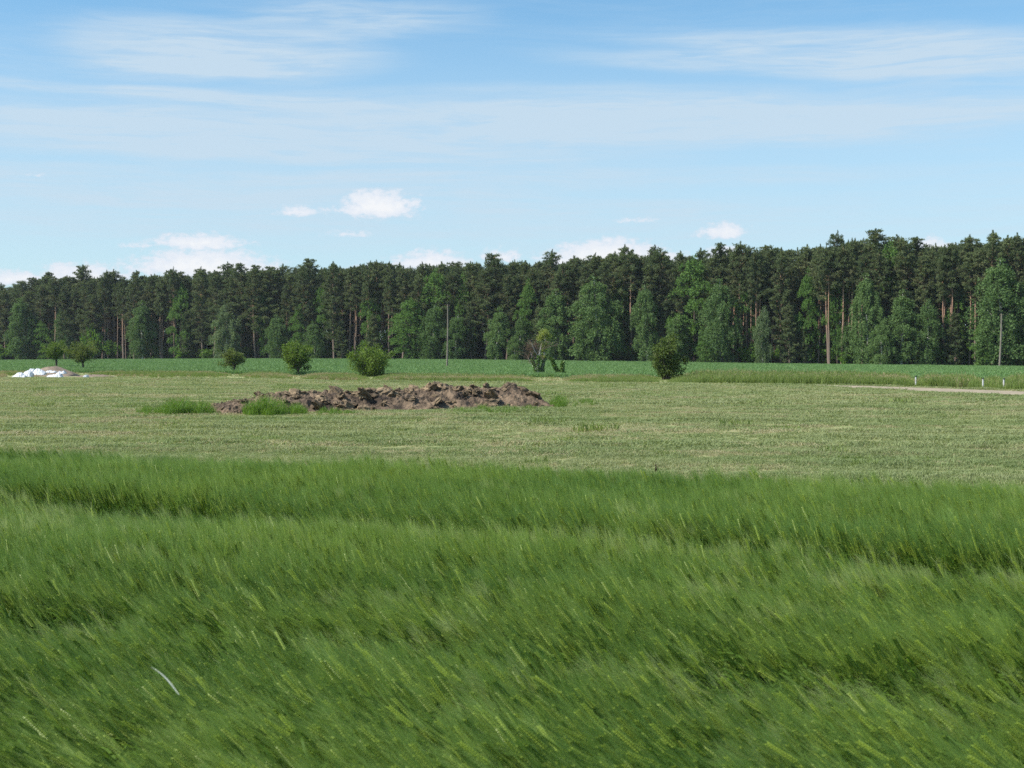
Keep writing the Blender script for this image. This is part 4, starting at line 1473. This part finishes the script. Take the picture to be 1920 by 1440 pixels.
BAR = [barley_clump(700 + i) for i in range(10)] + [barley_clump(720 + i, awn='awn_lit') for i in range(3)]
dens = 27
x0, x1, y0, y1 = -10.5, 9.5, 2.2, 20.5
n = int((x1 - x0) * (y1 - y0) * dens)
g_ = 1 / math.sqrt(dens)
gx, gy = np.meshgrid(np.arange(x0, x1, g_), np.arange(y0, y1, g_))
X = (gx + rng.uniform(-.5, .5, gx.shape) * g_).ravel(); Y = (gy + rng.uniform(-.5, .5, gy.shape) * g_).ravel()
ok = (Y < barley_edge(X) - .12 + .12 * (fbm(X * .8, Y * .3, 2, 3) - .5)) & (np.abs(X) < .46 * Y + 1.3)
# tractor wheel lines run across the field
def line_dist(p, q, X, Y):
    d = np.array([q[0] - p[0], q[1] - p[1]]); d /= np.linalg.norm(d)
    return np.abs((X - p[0]) * -d[1] + (Y - p[1]) * d[0])
T0, T1 = on_crop(0, 925, .72), on_crop(1920, 1052, .72)
U0, U1 = on_crop(0, 1105, .72), on_crop(1920, 1235, .72)
ok &= line_dist(T0, T1, X, Y) > .27 + .14 * (fbm(X, Y, 2, 9) - .5)
ok &= line_dist(U0, U1, X, Y) > .13 + .12 * (fbm(X, Y, 2, 10) - .5)
X, Y = X[ok], Y[ok]; n = len(X)
wave = fbm(X * .22 + Y * .12, Y * .55, 3, 61) - .5
gust = fbm(X * .9, Y * 1.3, 3, 62) - .5
near = np.clip((9.5 - Y) / 6, 0, 1)
tilt = R(2) + R(30) * near ** 1.2 + R(42) * wave + R(15) * gust        # towards -X
tilt = np.clip(tilt, R(-6), R(46))
lat = R(16) * (fbm(X * .3 + 7, Y * .5, 3, 66) - .5) + rng.normal(size=n) * R(4)
yaw = R(60) * (fbm(X * .25, Y * .4 + 5, 3, 67) - .5) + rng.normal(size=n) * R(8)
s_ = 1.06 + .12 * (fbm(X * .4, Y * .4, 3, 63) - .5) + rng.normal(size=n) * .035
def near_side(p, q):
    d = np.array([q[0] - p[0], q[1] - p[1]]); d /= np.linalg.norm(d)
    return -((X - p[0]) * -d[1] + (Y - p[1]) * d[0])                 # metres on the camera's side of a wheel line
for (p_, q_, k_) in ((T0, T1, .11), (U0, U1, .09)):
    w_ = near_side(p_, q_)
    s_ *= 1 - k_ * np.exp(-np.clip(w_ - .2, 0, 9) / .7) * (w_ > 0)
wl = near_side(T0, T1); wu = near_side(U0, U1)
pale = ((wl > 0) & (rng.random(n) < .75 * np.exp(-np.clip(wl - .3, 0, 9) / .5))) | ((wu > 0) & (rng.random(n) < .3 * np.exp(-np.clip(wu - .2, 0, 9) / .4))) | (rng.random(n) < .02)
bi = np.where(pale, 10 + rng.integers(0, 3, n), rng.integers(0, 10, n))      # stunted plants by the wheel lines; edge light put into paler awn colour
scatter('barley_field', np.column_stack([X, Y, np.full(n, .015)]), np.column_stack([lat, -tilt, yaw]), np.column_stack([s_, s_, s_]), bi, BAR,
        'green awned barley bending leftward in the wind across the foreground', 'barley')

# one dark grass stalk standing above the barley edge, one leaf with a painted sun glint on the ears
def stalk():
    top = on_crop(1231, 873, .98)
    e = thing('grass_stalk', 'lone dark grass stalk rising above the far barley edge', 'grass stalk', (top.x + .1, top.y, 0.02))
    st, hd = MB(), MB()
    path = np.array([[0, 0, 0], [.01, 0, .45], [-.03, 0, .82], [-.10, 0, .96]])
    st.tube(path, [.003, .003, .0025, .002], 5, 0, .3)
    r = np.random.default_rng(5)
    puff(hd, r, path[-1] + np.array([-.005, 0, -.02]), .012, 40, .02, .008, 0, 4.0, .8, .2)
    obj('stem', st.mesh('stalk_stem', M['stem']), e)
    obj('seed_head', hd.mesh('stalk_head', M['dead_leaf']), e)


def pale_leaf():
    c0 = at_depth(335, 1302, 4.75); c1 = at_depth(283, 1250, 4.9)
    t = np.linspace(0, 1, 9)
    P0, P1 = np.array(c0), np.array(c1)
    cl = P0 + (P1 - P0) * t[:, None] + np.array([0, 0, .012]) * np.sin(t * math.pi)[:, None]
    w = .0027 * np.array([.5, .8, 1, 1, .95, .8, .6, .4, .06])
    up = np.array([.25, -.35, .9]); d = (P1 - P0) / np.linalg.norm(P1 - P0)
    sd = np.cross(d, up); sd /= np.linalg.norm(sd)
    base = P0.copy()
    L_, C_, R_ = cl - sd * w[:, None], cl - np.array([0, 0, .0012]), cl + sd * w[:, None]
    V = np.concatenate([L_, C_, R_]) - base
    F = [[a * 9 + k, a * 9 + k + 1, (a + 1) * 9 + k + 1, (a + 1) * 9 + k] for a in (0, 1) for k in range(8)]
    mb = MB(); mb.add(V, F, 0, .6, True)
    tag(obj('glint_leaf', mb.mesh('glint_leaf', M['glinting']), loc=base), 'single leaf painted whitish as a sun glint lying on the near left barley', 'leaf')


M['glinting'] = leaf_mat('sun_glint_leaf', (0.36, 0.40, 0.33), (0.50, 0.54, 0.46), 0.2, 0.3, 0.6, 0.2, 1.0)  # glossy leaf's sun highlight put into its base colour as a whitish tone
stalk()
pale_leaf()

# ------------------------------------------------------------------ faint summer haze
def haze():
    x, y0, y1, z0, z1 = 4100, -700, 4100, -1.6, 26.0
    V = [(-x, y0, z0), (x, y0, z0), (x, y1, z0), (-x, y1, z0), (-x, y0, z1), (x, y0, z1), (x, y1, z1), (-x, y1, z1)]
    mb = MB()
    mb.add(V, [[0, 3, 2, 1], [4, 5, 6, 7], [0, 1, 5, 4], [1, 2, 6, 5], [2, 3, 7, 6], [3, 0, 4, 7]])
    m, g, out = new_mat('haze')
    v = g.n('ShaderNodeVolumePrincipled')
    v.inputs['Color'].default_value = (0.86, 0.93, 1.0, 1)
    v.inputs['Density'].default_value = HAZE
    v.inputs['Anisotropy'].default_value = 0.3
    m.node_tree.links.new(v.outputs[0], out.inputs['Volume'])
    tag(obj('haze', mb.mesh('haze', m)), 'faint even haze in the air over the fields', 'haze', None, 'stuff')


HAZE = 0.0001
haze()

tot = sum(len(m.polygons) for m in bpy.data.meshes)
print('mesh faces', tot, 'objects', len(bpy.data.objects), 'barley clumps', n)
